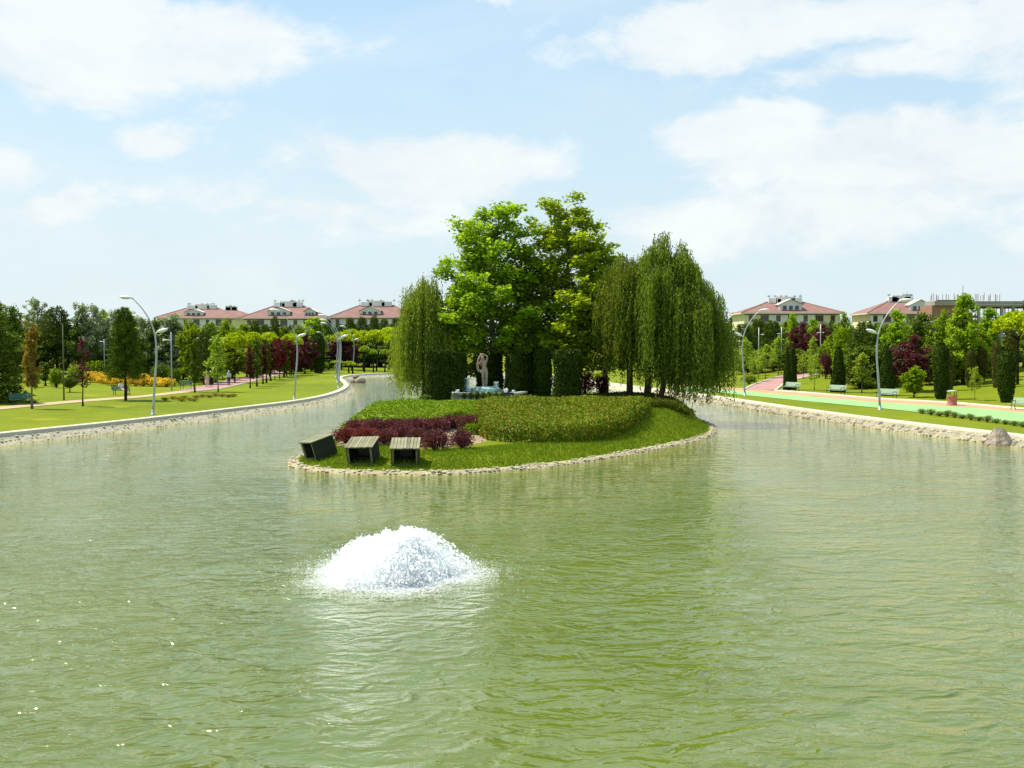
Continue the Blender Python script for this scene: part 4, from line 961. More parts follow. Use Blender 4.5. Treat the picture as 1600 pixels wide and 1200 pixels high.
def lamp(label, px, py, ytop, flip, rz=0):
    p = G(px, py); k = ((CAMZ+_ray(px, ytop).z*p.y)-p.z)/7.95; rt = thing('street_lamp', label, 'street lamp', p, (math.pi if flip else 0)+rz, 'curved double-headed street lamps round the pond', (k, k, k))
    for nm, me, sub in LP:
        c = obj(nm, me, rt)
        if sub: obj('lamp_glass', sub, c)
lamp('nearest curved street lamp on the left bank, two white heads', 239, 648, 461.5, False)
lamp('second curved street lamp on the left bank, in front of the crimson trees', 460, 624, 482, False)
lamp('frontmost of the three overlapping curved lamps at the bend of the left kerb', 529, 606.5, 491, False)
lamp('middle of the three overlapping curved lamps near the left kerb bend', 527, 597.5, 498, False)
lamp('rear of the three overlapping curved lamps near the left kerb bend', 524.5, 589.5, 503.5, False)
lamp('far curved lamp beside the plum tree past the kerb bend', 551, 581.5, 508.5, False)
lamp('small distant curved lamp in front of the umbrella trees', 584, 571, 532, True, R(20))
lamp('small distant curved lamp above the dark columnar tree', 511, 577, 518, False)
lamp('curved street lamp on the right bank beside the willow', 1164, 618.5, 482, True)
lamp('tall curved street lamp on the right bank by the third pale green bench', 1375, 640.5, 466, True)
def pole_lamp(label, px, py, ytop, arms, Yd=None):
    p = G(px, py) if Yd is None else Vector((_ray(px, 500).x*Yd, Yd, HL(_ray(px, 500).x*Yd, Yd))); h = (CAMZ+_ray(px, ytop).z*p.y)-p.z
    rt = thing('pole_lamp', label, 'lamp post', p, 0, 'straight park lamp posts'); MB().tube([(0, 0, 0), (0, 0, h*.5), (0, 0, h)], [.075, .06, .04], 8).build('pole', M_barkg if px == 100 else M_metal, rt, True)
    for (fz, s, ln) in arms:
        a = MB().tube([(0, 0, h*fz), (s*ln, 0, h*fz+.06)], [.03, .03], 6).build('arm', M_metal, rt); MB().ell((s*ln, 0, h*fz+.04), (.24, .12, .05), 10, 6).build('lamp_head', M_lamp, a, True)
pole_lamp('tall bare wooden pole on the left lawn', 100, 625.5, 507, [])
pole_lamp('straight lamp post at the right end of the orange flower bed', 268.5, 610.5, 519, [(.86, -1, .7)])
pole_lamp('straight lamp post behind the walkers with a crossbar', 317, 600, 521, [(.90, 1, .5), (.90, -1, .5)])
pole_lamp('thin lamp post behind the green bush on the left lawn', 163.5, 590, 530, [(.93, -1, .4)])
pole_lamp('straight lamp post with a ragged crossbar left of the pink path', 1185, 591.5, 512, [(.86, 1, .5)])
pole_lamp('thin lamp post at the edge of the pink path bend', 1220.5, 584, 511, [(.85, -1, .4)])
pole_lamp('thin lamp post with two pale heads before the plum trees', 1239, 572, 511, [(.62, 1, .7), (.62, -1, .4)])
pole_lamp('thin lamp post in front of the right-hand plum tree', 1281.5, 580, 507, [(.82, 1, .3), (.82, -1, .3)])

# ---------------------------------------------------------------- benches
def bench(label, px, py, rz, paint, wd=1.7, group='park benches'):
    p = G(px, py); rt = thing('park_bench', label, 'bench', p, rz, group)
    sl_ = MB().box(0, 0, 0, wd, .085, .035).mesh('slat', paint)
    for k in range(4): obj('seat_slat', sl_, rt, (0, -.20+k*.115, .45-.01*abs(k-1)))
    for k in range(4): obj('back_slat', sl_, rt, (0, .27+k*.035, .54+k*.105), (R(72), 0, 0))
    for s in (-1, 1):
        l = MB(); x = s*(wd/2-.18); l.tube([(x, -.26, 0), (x, -.2, .2), (x, -.22, .42)], .028, 6); l.tube([(x, .32, 0), (x, .2, .22), (x, .24, .44), (x, .40, .92)], .028, 6); l.tube([(x, -.24, .42), (x, .24, .42)], .025, 6)
        l.tube([(x, -.24, .43), (x, -.25, .64), (x, .0, .68), (x, .28, .66)], .024, 6); l.build('leg', M_iron, rt, True)
    return rt, p
bench('dark green bench facing the pond at the left edge of the lawn', 34, 633, R(38), M_bench)
b_, bpp = bench('green bench with a person sitting on it by the orange flower bed', 190, 617, R(45), M_bench)
bench('green bench left of the walkers on the far lawn', 292.5, 608.5, R(55), M_bench)
sit = person('person in white and pale clothes sitting on the bench with legs stretched out', bpp, R(55), c_white, c_beige, c_black, J=SIT, longs=False)
bench('pale green bench in front of the pair of dark clipped cones', 1235.5, 611, R(-60), M_benchl, 2.1)
bench('pale green bench in front of the second clipped cone on the right bank', 1305.5, 616.5, R(-60), M_benchl, 2.1)
bench('pale green bench beside the tall right-hand street lamp', 1385, 624, R(-60), M_benchl, 2.1)
bench('bench cut by the right edge of the photo', 1600, 641.5, R(-60), M_benchl, 2.1)

# ---------------------------------------------------------------- litter bin
p = G(1487.5, 634); bn = thing('litter_bin', 'round terracotta litter bin with a pale roof on posts', 'bin', p)
MB().lathe([(.36, 0), (.40, .04), (.36, .1), (.36, .68), (.40, .72), (.40, .80), (.33, .80), (.33, .3), (0, .3)], 20).build('drum', M_brickbin, bn, True)
for k in range(4): a = k*math.pi/2+.7; MB().tube([(math.cos(a)*.33, math.sin(a)*.33, .78), (math.cos(a)*.33, math.sin(a)*.33, 1.12)], .03, 6).build('post', M_iron, bn)
MB().lathe([(0, 1.1), (.40, 1.1), (.42, 1.14), (.3, 1.2), (0, 1.24)], 20).build('roof', mat('bin_roof', (.35, .40, .28), .6), bn, True)

# ---------------------------------------------------------------- boulders
def big_boulder(label, px, py):
    p = atZ(px, py, 0); import bmesh
    bm = bmesh.new(); pts = [(-.98, -.1, -.3), (-.5, -.62, -.3), (.35, -.7, -.3), (.95, -.3, -.3), (.9, .5, -.3), (-.3, .7, -.3), (-.93, -.05, .05), (-.45, -.56, .10), (.3, -.62, .08), (.86, -.25, .12),
        (-.42, -.12, .78), (-.28, -.2, .90), (.18, -.22, .92), (.40, -.12, .80), (.62, -.15, .55), (-.1, .2, .88), (.3, .3, .74), (.05, -.42, .62), (-.35, .45, .5), (.7, .3, .4)]
    for q in pts: bm.verts.new(q)
    bmesh.ops.convex_hull(bm, input=bm.verts); bmesh.ops.triangulate(bm, faces=bm.faces); bmesh.ops.subdivide_edges(bm, edges=bm.edges, cuts=3, use_grid_fill=True)
    r3 = np.random.default_rng(4)
    for v in bm.verts: v.co += Vector(r3.normal(size=3)*.012)
    bmesh.ops.recalc_face_normals(bm, faces=bm.faces)
    me = bpy.data.meshes.new('boulder'); bm.to_mesh(me); bm.free(); me.materials.append(M_boulder)
    obj('boulder', me, None, (25.55, 53.7, .03), (0, 0, 0), (.82, .95, .98), label=label, category='rock')
def boulder(label, px, py, wd, ht, seed, m, z=-.05):
    p = atZ(px, py, 0); k = p.y/F; me = rock_mesh('boulder', seed, m, 1, .8, 1, 3, .03); s = wd*k
    obj('boulder', me, None, (p.x, p.y+.3*s, z+ht*k*.38), (0, 0, .3), (s*1.25, s*1.1, ht*k*1.5), label=label, category='rock')
big_boulder('large angular brown boulder at the right edge of the water', 1566, 690)
boulder('pale flat rock leaning on the left of the large right-hand boulder', 1536, 688, 10, 5, 8, M_stone)
boulder('flat grey rock at the right foot of the large boulder', 1592, 692, 12, 6, 9, M_stone2)
boulder('larger rock at the bend of the left shore', 562, 598, 15, 9, 6, M_boulder)
boulder('small pale rock left of the larger one at the shore bend', 551, 598, 9, 5, 7, M_stone2)
boulder('grey rock behind the others at the shore bend', 556, 592, 10, 6, 12, M_stone2)
boulder('flat brown rock lying on the right rim of the island', 1049, 697, 16, 5, 11, M_boulder)

# ---------------------------------------------------------------- park trees: prototypes
broad('round_a', 101, 7, 2.3, 1.6, 40, .30, 5200, .62, oval, .6, G_mid, M_bark)
broad('round_b', 102, 7.5, 2.6, 1.8, 44, .30, 5600, .66, oval, .6, G_mid, M_bark)
broad('bright_a', 103, 8, 2.5, 1.7, 44, .30, 5600, .62, lambda t: (1-t)**.5*min(1, .6+t*2), .7, G_plane, M_bark)
broad('silver_a', 104, 9, 2.5, 1.6, 48, .28, 6500, .62, lambda t: (1-t)**.45*min(1, .6+t*2), .8, G_silver, M_bark)
broad('silver_b', 105, 9, 2.8, 1.2, 48, .28, 6500, .68, oval, .8, G_silver, M_bark)
broad('dark_a', 106, 8, 2.7, 1.0, 46, .30, 6500, .70, oval, .5, G_dark, M_barkd)
broad('red_a', 107, 4.5, 1.5, 1.5, 30, .20, 3600, .42, oval, .7, G_red, M_barkd)
broad('plum_a', 108, 5, 1.9, 1.3, 34, .22, 4400, .50, oval, .7, G_plum, M_barkd)
broad('bronze_a', 109, 4.5, .75, 1.4, 26, .18, 2200, .30, oval, 1.1, G_bronze, M_barkd)
broad('gold_a', 110, 5.5, .75, 1.6, 34, .18, 3000, .30, lambda t: min(1, .55+t*1.5)*(1-t)**.2, 1.2, G_gold, M_barkg)
broad('thin_dark', 111, 4.5, .6, 1.2, 26, .17, 2200, .28, oval, 1.1, G_dark, M_barkd)
broad('sapling_a', 112, 4, 1.0, 1.2, 22, .17, 1100, .34, cone, .8, G_sap, M_barkg, tr=.012)
broad('sapling_b', 113, 3.5, 1.0, 1.2, 16, .17, 750, .32, oval, .6, G_sap, M_barkg, tr=.012)
broad('plumthin', 114, 4.6, .75, 1.6, 18, .15, 480, .30, oval, 1.2, G_plum, M_barkd, tr=.012)
conifer('pine_a', 120, 7.5, 1.9, 2.0, 8500, G_pine, .30, pw=.55)
conifer('fir_a', 121, 8.5, 2.6, .1, 10000, G_pine, .34)
conifer('pine_b', 122, 8, 2.6, .6, 8000, G_pine, .34, pw=.5)
umbrella('umb_a', 130, 4.6, 2.0, 1.7, 3400, G_yel); umbrella('umb_b', 131, 2.6, .75, .7, 900, G_sap)
conef = lambda t: (1-.62*t**1.2)*(.9 if t < .04 else 1)*(1 if t < .93 else (1-t)/.07*.8+.2)
bul = lambda t: (.55+.45*math.sin(min(1, t*2.2)*1.57))*(1 if t < .75 else math.sqrt(max(.03, 1-((t-.75)/.25)**2)))
clipped('cone_a', 140, 4.2, .62, conef, G_topi, 4200, .11); clipped('bullet_a', 141, 4.4, .6, bul, G_topi, 4200, .11); clipped('bullet_g', 142, 4.2, .5, bul, G_topi2, 3000, .11)
clipped('ball_a', 143, 1.6, .6, lambda t: max(.15, math.sin(.25+t*2.7)), G_dark, 2500, .10, stem=.45)
for i, mm in enumerate((G_mid, G_sap, G_dark)): bush('bush%d' % i, 150+i, 1.6, 1.3, 2600, .15, mm)
bush('redbush', 154, 1.6, 1.3, 2600, .15, G_plum); bush('yelbush', 155, 1.3, 1.1, 1800, .14, G_yel)
bush('rose', 156, .7, .5, 700, .075, G_rose); bush('flower', 157, .4, .5, 420, .07, G_flow)

def T(name, key, px, py, ytop, wd, label, cat='tree', Yd=None, group=None, sink=0.0):
    if Yd is None: p = G(px, py)
    else: x = _ray(px, 500).x*Yd; p = Vector((x, Yd, HL(x, Yd)))
    h = (CAMZ+_ray(px, ytop).z*p.y)-p.z+sink
    return place(name, key, label, cat, p-Vector((0, 0, sink)), max(h, .3), wd*p.y/F, group=group)

# --- left lawn
T('fir_tree', 'fir_a', -22, 628, 440, 112, 'dark fir tree cut off by the left edge, branches to the ground')
T('golden_tree', 'gold_a', 50, 639, 503, 26, 'young golden-brown columnar tree on the left lawn by the dark green bench')
T('plum_sapling', 'plumthin', 129.5, 635, 528, 27, 'thin purple-leaved sapling with forked bare stems between the bare pole and the pine')
T('pine_tree', 'pine_a', 196.5, 626, 483, 52, 'dark bushy pine left of the nearest left-bank street lamp')
T('clipped_ball', 'ball_a', 109, 613, 588, 22, 'dark clipped ball on a short stem beside the bare pole', 'topiary')
T('small_conifer', 'thin_dark', 71, 603, 566, 20, 'small dark conifer behind the golden tree', 'conifer')
T('round_bush', 'bush0', 88, 606, 576, 24, 'low green bush between the small conifer and the clipped ball', 'bush')
T('round_bush', 'bush1', 120, 600, 568, 30, 'pale yellow-green bush behind the clipped ball', 'bush')
T('round_bush', 'bush0', 155, 589, 563, 46, 'wide green bush behind the left end of the orange bed', 'bush')
T('round_bush', 'bush2', 52, 605, 577, 24, 'dark bush at the foot of the golden tree', 'bush')
T('round_bush', 'bush2', 251, 602, 568, 38, 'dark round bush behind the orange bed, left of the lamp post', 'bush')
T('round_bush', 'bush2', 273, 603, 574, 24, 'small dark bush at the right end of the orange bed', 'bush')
T('conifer', 'pine_b', 225, 592, 540, 34, 'dark low conifer behind the orange bed under the silver tree')
# orange bed: individual shrubs
bush('azalea', 158, .9, 1.0, 1300, .12, G_orange)
obs = [(134, 597), (152, 598), (164, 600), (176, 602), (188, 603), (212, 603), (224, 603.5), (236, 603.5), (248, 604), (260, 604.5), (147, 594), (168, 595), (186, 597), (206, 598), (226, 598), (244, 599), (262, 601)]
for oi_, (px, py) in enumerate(obs):
    T('orange_shrub', 'azalea', px, py, py-14, 31, ('orange-gold shrub, %s from the left in the front row of the bed' % ORD[oi_]) if oi_ < 10 else ('orange-gold shrub, %s from the left in the back row of the bed' % ORD[oi_-10]), 'shrub', group='orange shrubs of the left flower bed')
# thin-stemmed row along the pink path
row = [(304.5, 613.5, 530, 18, 'thin_dark', 'slender dark tree left of the walkers, first of the row along the lawn'), (341, 612.5, 524, 40, 'sapling_a', 'yellow-green sapling between the two groups of walkers'),
       (391, 606.5, 541, 18, 'bronze_a', 'thin bronze-leaved tree, first after the umbrella trees'), (401.5, 604, 532, 18, 'thin_dark', 'thin dark green tree between two reddish ones in the lawn row'),
       (411, 600, 538, 20, 'bronze_a', 'reddish thin tree third after the umbrella trees'), (416.5, 598.5, 530, 18, 'thin_dark', 'thin dark tree close beside the reddish one'),
       (423, 595.5, 534, 20, 'bronze_a', 'reddish tree at the left of the crimson crowns'), (429.5, 594, 530, 20, 'red_a', 'small crimson tree, leftmost of the crimson ones'),
       (437, 592, 528, 26, 'red_a', 'crimson tree left of the second curved lamp'), (444, 590, 531, 22, 'thin_dark', 'dark thin tree hidden among the crimson ones'),
       (448, 588.5, 527, 30, 'red_a', 'crimson tree directly behind the second curved lamp'), (453, 587, 530, 26, 'plum_a', 'plum-coloured tree behind the crimson ones'),
       (459, 586, 533, 26, 'red_a', 'crimson tree just right of the second curved lamp'), (476.5, 584, 521, 42, 'plum_a', 'dark plum tree with clear trunk left of the columnar tree'),
       (497.5, 583, 522, 19, 'bullet_a', 'dark columnar tree on a short trunk left of the three lamps'), (527, 578, 524, 40, 'plum_a', 'plum tree directly behind the three overlapping lamps'), (545, 578, 528, 38, 'plum_a', 'plum tree at the right of the three overlapping lamps')]
for px, py, yt, wd, key, lab in row: T('row_tree', key, px, py, yt, wd, lab)
T('weeping_shrub', 'umb_b', 527, 583.5, 564, 20, 'low weeping green shrub beside the three lamps', 'shrub'); T('weeping_shrub', 'umb_b', 545, 583, 565, 18, 'low weeping green shrub right of the three lamps', 'shrub')
T('weeping_shrub', 'umb_b', 551, 584, 568, 18, 'small dusty weeping shrub at the kerb bend', 'shrub')
T('yellow_bush', 'yelbush', 513, 578, 561, 24, 'yellow bush between the columnar tree and the three lamps', 'bush')
T('round_bush', 'bush1', 487, 580, 562, 24, 'bright green bush left of the columnar tree', 'bush'); T('round_bush', 'bush0', 505, 580, 565, 18, 'green bush behind the columnar tree', 'bush')
# umbrella trees
for px, yt, wd, Yd, lab in [(366, 523, 40, 128, 'lime-green umbrella tree nearest the walkers'), (347, 530, 30, 136, 'lime umbrella tree half behind the yellow-green sapling'), (395, 522, 38, 140, 'lime umbrella tree right of the nearest one'), (420, 522, 36, 150, 'lime umbrella tree above the reddish thin trees'), (455, 524, 36, 158, 'lime umbrella tree above the crimson crowns'),
                            (533, 521, 34, 190, 'lime umbrella tree above the plum trees, leftmost of the far row'), (549, 517, 38, 186, 'lime umbrella tree second in the far row'), (567, 519, 38, 184, 'lime umbrella tree third in the far row, above the conical shrubs'), (588, 518, 42, 183, 'lime umbrella tree fourth in the far row'),
                            (608, 514, 38, 190, 'highest lime umbrella tree in the far row'), (620, 521, 40, 178, 'lime umbrella tree beside the left willow'), (640, 525, 40, 182, 'lime umbrella tree seen through the left willow')]:
    T('umbrella_tree', 'umb_a', px, 0, yt, wd, lab, Yd=Yd, group='lime-green umbrella trees')
for px, yt, wd, Yd, lab in [(569, 542, 18, 176, 'small round-headed tree beside the leftmost conical shrub'), (583, 547, 14, 176, 'small lollipop tree between two conical shrubs'), (601, 547, 16, 176, 'small lollipop tree behind the middle conical shrub'), (626, 547, 14, 176, 'small lollipop tree at the left willow fringe')]:
    T('lollipop_tree', 'umb_b', px, 0, yt, wd, lab, Yd=Yd)
for px, py, yt, wd, lab in [(573, 572, 545, 10, 'leftmost conical clipped shrub on the far shore'), (594, 573, 555, 8, 'middle conical clipped shrub on the far shore'), (617, 574, 549, 9, 'right conical clipped shrub near the left willow'), (608, 570, 541, 10, 'dark column behind the right conical shrub'), (586, 568, 548, 8, 'dark column between the left and middle conical shrubs')]:
    T('conical_shrub', 'cone_a', px, py, yt, wd, lab, 'topiary')
# red flower clumps
for k, (px, py) in enumerate([(258, 626), (270, 624), (279, 625.5), (288, 623), (297, 626), (306, 622.5), (316, 621), (327, 621.5), (337, 619.5), (357, 621), (284, 627.5), (304, 627), (365, 620), (480, 614) if False else (347, 620)]):
    T('flower_clump', 'flower', px, py, py-4.2, 16, 'low red-flowered clump by the left bank lamps, '+ORD[k]+' of the loose row', 'flowers', group='red flower clumps on the left lawn')
# --- background belt, left
belt = [('silver_a', -5, 470, 60, 135, 'silver-green tree behind the cut-off fir'), ('dark_a', 20, 480, 50, 128, 'dark tree right of the cut-off fir'), ('silver_b', 58, 468, 56, 150, 'tall silver tree with the highest rounded top at the left'), ('pine_b', 88, 482, 64, 125, 'dark green pine behind the bare pole'),
        ('silver_a', 128, 474, 44, 140, 'silver poplar pale leaves between the dark pine and next tree'), ('silver_b', 150, 478, 50, 132, 'second silver poplar, right of the first'), ('bright_a', 162, 486, 40, 150, 'bright green tree behind the silver poplars'), ('dark_a', 120, 500, 60, 120, 'dark bushy tree under the silver poplars'),
        ('silver_a', 178, 484, 40, 128, 'silver tree behind the bushy pine'), ('round_b', 205, 486, 50, 150, 'green tree behind the bushy pine top'), ('silver_b', 222, 496, 50, 130, 'silver tree right of the bushy pine'), ('silver_a', 268, 492, 64, 122, 'large silver willow-leaved tree behind the lamp post'), ('dark_a', 240, 500, 46, 126, 'dark tree left of the large silver one'),
        ('round_a', 300, 500, 48, 128, 'mid green tree in front of the first red-roofed house'), ('dark_a', 325, 506, 46, 140, 'dark tree right of the first red-roofed house trees'), ('pine_b', 318, 520, 40, 122, 'dark pine behind the slender dark tree'), ('round_b', 352, 498, 54, 190, 'round dark green tree between the first two houses'),
        ('dark_a', 60, 520, 70, 120, 'dark spreading tree behind the golden tree'), ('dark_a', 10, 520, 70, 115, 'dark low tree in the gap beside the cut-off fir'), ('dark_a', 172, 530, 66, 118, 'dark tree low behind the bushy pine'), ('dark_a', 285, 540, 50, 122, 'low dark tree left of the slender dark tree'), ('round_a', 336, 540, 50, 128, 'green tree low behind the yellow-green sapling'), ('round_b', 385, 545, 50, 150, 'green tree low behind the umbrella trees'),
        ('round_a', 362, 540, 60, 145, 'leafy green tree under the nearest umbrella tree'), ('bright_a', 330, 505, 34, 180, 'bright green treetop left of the round dark tree'), ('dark_a', 415, 545, 60, 165, 'dark tree behind the reddish thin trees'), ('dark_a', 445, 545, 60, 170, 'dark tree behind the crimson trees'),
        ('pine_b', 398, 502, 26, 215, 'pointed pine in front of the second house, left'), ('pine_b', 430, 496, 22, 205, 'tall narrow conifer before the middle of the second house'), ('pine_b', 415, 508, 26, 225, 'low conifer before the second house'), ('round_a', 380, 505, 36, 230, 'round tree at the left corner of the second house'),
        ('bright_a', 492, 496, 48, 200, 'bright green tree between the second and third houses'), ('round_b', 465, 508, 40, 215, 'round green tree before the right half of the second house'), ('pine_b', 510, 505, 30, 215, 'conifer left of the third house'), ('pine_b', 548, 498, 28, 230, 'conifer before the left of the third house'), ('pine_b', 566, 497, 30, 225, 'conifer before the centre of the third house'), ('pine_b', 585, 495, 26, 230, 'pointed conifer before the third house windows'), ('pine_b', 600, 500, 26, 225, 'conifer before the right of the third house'), ('pine_b', 618, 498, 28, 230, 'conifer beside the left willow top'), ('pine_b', 530, 507, 28, 235, 'low conifer before the third house entrance side'), ('dark_a', 575, 535, 60, 205, 'dark tree under the far umbrella row, left'), ('dark_a', 610, 535, 60, 205, 'dark tree under the far umbrella row, right'), ('dark_a', 545, 538, 50, 205, 'dark tree behind the plum trees'), ('dark_a', 500, 545, 60, 190, 'dark tree behind the columnar tree'), ('dark_a', 470, 548, 60, 180, 'dark tree behind the dark plum tree')]
for key, px, yt, wd, Yd, lab in belt:
    if 40 < px < 300: Yd = max(Yd, 140)
    T({'s': 'silver_tree', 'p': 'pine_tree', 'd': 'dark_tree', 'r': 'round_tree', 'b': 'green_tree'}[key[0]], key, px, 0, yt, wd, lab, Yd=Yd)
# --- right bank
for px, py, yt, wd, key, lab in [(1229.5, 610, 545, 12, 'cone_a', 'left one of the pair of dark clipped cones'), (1238, 609, 540, 14, 'cone_a', 'right one of the pair of dark clipped cones'), (1310, 613, 543, 23, 'cone_a', 'broad dark clipped cone behind the second pale green bench'),
                                 (1385, 618, 542, 23, 'cone_a', 'dark clipped cone beside the tall right-hand street lamp'), (1470, 624, 537, 23, 'bullet_a', 'dark bullet-shaped yew left of the litter bin'), (1484, 611, 550, 13, 'bullet_g', 'slim lighter thuja just behind the litter bin'),
                                 (1516, 605, 545, 14, 'bullet_g', 'golden thuja left of the pale sapling'), (1530, 599, 542, 19, 'bullet_g', 'golden-green thuja behind the pale sapling'), (1556.5, 606, 532, 13, 'bullet_g', 'slim brownish thuja left of the big right-hand yew'),
                                 (1572, 629, 546, 25, 'bullet_a', 'big dark bullet-shaped yew nearest the right edge'), (1580, 590, 517, 17, 'bullet_g', 'tall golden-tinged thuja behind the big right-hand yew')]:
    T('clipped_yew' if key != 'bullet_g' else 'thuja', key, px, py, yt, wd, lab, 'topiary')
for px, py, yt, wd, key, lab in [(1272.5, 610, 553, 30, 'sapling_b', 'thin sapling on the lawn between the two clipped cones'), (1346.5, 614, 552, 38, 'sapling_a', 'young green tree left of the tall right-hand lamp'), (1428, 621, 572, 38, 'round_a', 'young dark tree on a thin trunk under the plum tree'),
                                 (1523, 626, 573, 26, 'sapling_b', 'pale-leaved sapling on the right lawn'), (1165, 592, 528, 30, 'sapling_a', 'yellow-green sapling beside the willow strands'), (1196, 592, 538, 34, 'sapling_b', 'yellow-green sapling left of the pink path'),
                                 (1216, 586, 525, 28, 'sapling_a', 'slender yellow-green sapling at the pink path bend'), (1180, 597, 556, 24, 'sapling_b', 'low sapling near the start of the pink path'), (1255, 592, 552, 26, 'sapling_b', 'small sapling right of the pair of clipped cones'),
                                 (1270, 585, 526, 22, 'sapling_a', 'airy sapling in front of the plum trees'), (1150, 597, 545, 26, 'sapling_b', 'sapling half hidden by the willow strands'), (1178, 588, 548, 30, 'sapling_b', 'far yellowish sapling behind the right-bank willow lamp'), (1208, 583, 550, 24, 'sapling_b', 'far sapling beside the thin lamp post')]:
    T('sapling', key, px, py, yt, wd, lab)
T('plum_bush', 'redbush', 1290, 592, 552, 26, 'dark purple bush by the end of the pink path', 'bush')
T('plum_tree', 'plum_a', 1251, 0, 503, 46, 'purple plum tree in front of the fourth house, left one', Yd=150); T('plum_tree', 'plum_a', 1286, 0, 505, 44, 'purple plum tree in front of the fourth house, right one', Yd=146)
T('plum_tree', 'plum_a', 1425, 0, 524, 62, 'large purple plum tree behind the young dark tree', Yd=100)
belt2 = [('pine_b', 1160, 508, 50, 160, 'dark pine beside the willow, leftmost on the right bank'), ('pine_b', 1185, 500, 46, 165, 'dark pine left of the fourth house'), ('pine_b', 1208, 503, 46, 160, 'dark pine before the left windows of the fourth house'), ('bright_a', 1238, 489, 28, 168, 'bright green treetop before the fourth house gable'), ('bright_a', 1270, 498, 30, 165, 'bright green tree between the two plum trees'),
         ('round_b', 1320, 488, 44, 118, 'leafy green tree right of the fourth house'), ('round_a', 1300, 520, 34, 128, 'green tree behind the broad clipped cone'), ('pine_b', 1352, 505, 66, 112, 'big dark pine between the broad cone and the tall lamp'), ('dark_a', 1345, 540, 70, 108, 'dark spreading tree under the big pine'), ('bright_a', 1400, 484, 48, 112, 'bright green tree right of the tall right-hand lamp'),
         ('dark_a', 1440, 490, 70, 118, 'dark green tree before the fifth house'), ('bright_a', 1506, 460, 68, 104, 'tallest bright green tree on the right bank'), ('round_b', 1474, 484, 50, 112, 'green tree left of the tallest bright one'), ('bright_a', 1545, 482, 52, 115, 'bright green tree right of the tallest one'), ('round_a', 1528, 512, 44, 108, 'leafy green tree low beside the tallest one'), ('dark_a', 1462, 535, 64, 106, 'dark low tree behind the bullet-shaped yew'),
         ('dark_a', 1390, 535, 60, 108, 'dark low tree behind the clipped cone by the lamp'), ('dark_a', 1490, 545, 50, 104, 'dark low tree behind the litter bin'), ('dark_a', 1240, 545, 60, 140, 'dark shrubs under the left plum tree'), ('dark_a', 1290, 540, 50, 138, 'dark shrubs under the right plum tree'), ('dark_a', 1170, 545, 60, 150, 'dark shrubs behind the yellow-green saplings'), ('dark_a', 1210, 545, 60, 152, 'dark tree behind the slender sapling'), ('round_b', 1375, 505, 40, 125, 'green tree behind the tall right-hand lamp'), ('pine_b', 1335, 515, 50, 125, 'dark pine behind the leafy tree'), ('dark_a', 1570, 530, 60, 112, 'dark tree under the right-hand umbrella tree'), ('round_b', 1600, 520, 60, 116, 'green tree at the right edge'), ('dark_a', 1540, 545, 44, 110, 'dark low tree behind the golden thujas')]
for key, px, yt, wd, Yd, lab in belt2:
    T({'s': 'silver_tree', 'p': 'pine_tree', 'd': 'dark_tree', 'r': 'round_tree', 'b': 'green_tree'}[key[0]], key, px, 0, yt, wd, lab, Yd=Yd)
T('umbrella_tree', 'umb_a', 1592, 0, 491, 74, 'large lime umbrella tree at the right edge', Yd=98); T('yellow_bush', 'yelbush', 1551, 585, 553, 26, 'yellow bush between the thujas', 'bush')
T('round_bush', 'bush1', 1361, 607, 590, 24, 'pale flowering bush at the foot of the dark pine', 'bush'); T('round_bush', 'bush1', 1170, 600, 584, 26, 'low pale bush near the willow lamp', 'bush')
for ri, (px, py) in enumerate([(1441, 645), (1455, 647), (1468, 649), (1480, 650), (1492, 651.5), (1504, 653), (1517, 655), (1530, 656.5), (1543, 658.5), (1557, 660), (1571, 662), (1585, 664), (1598, 666)]):
    T('rose_bush', 'rose', px, py+1.5, py-random.uniform(6, 11), 18, ORD[ri]+' low rose bush from the left in the row along the right kerb', 'shrub', group='rose bushes along the right kerb')

for (hx0, hx1, n_, yt_, Yb, hs) in [(1163, 1322, 11, 503, 205, 'fourth house'), (1350, 1450, 7, 505, 205, 'fifth house'), (378, 505, 9, 511, 240, 'second house'), (515, 650, 9, 511, 245, 'third house'), (255, 372, 8, 508, 235, 'first house')]:
    for k in range(n_):
        T('green_tree', ('round_a', 'pine_b', 'dark_a', 'round_b')[k % 4], hx0+(hx1-hx0)*(k+.5)/n_, 0, yt_+random.uniform(-3, 4), random.uniform(22, 30), '%s tree from the left in the belt just before the %s' % (ORD[k], hs), Yd=Yb+random.uniform(-4, 4), group='trees just before the '+hs)
# far tree line: one mass beyond the houses
r_ = np.random.default_rng(200); P = []
for i in range(420):
    x = -420+i*2.0+r_.normal()*2; y = 400+r_.normal()*12; hh = 9+3*r_.random()+2*math.sin(i*.13); m_ = 130; d = unitv(r_.normal(size=(m_, 3)))
    P.append(np.array([x, y, 3.4+hh*.5])+d*[3.4, 3.4, hh*.5]*np.abs(r_.normal(.85, .15, m_))[:, None])
V, Fc = leaves(np.vstack(P), 1.5, r_); obj('far_trees', mesh_np('far_trees', V, Fc, G_far), kind='stuff', label='hazy far line of trees behind the houses', category='trees')

# low white railing on the right
rl = thing('low_railing', 'low white railing behind the saplings on the right bank', 'railing', (0, 0, 0)); q0, q1 = G(1146, 566), G(1232, 568)
rl.location = q0; dv = q1-q0
rm_ = MB(); rm_.tube([(0, 0, .9), (dv.x, dv.y, dv.z+.9)], .045, 5); rm_.build('rail', M_rail, rl)
pm = MB().box(0, 0, .45, .07, .07, .9).mesh('post', M_rail)
for k in range(9): obj('post', pm, rl, tuple(dv*(k/8)))

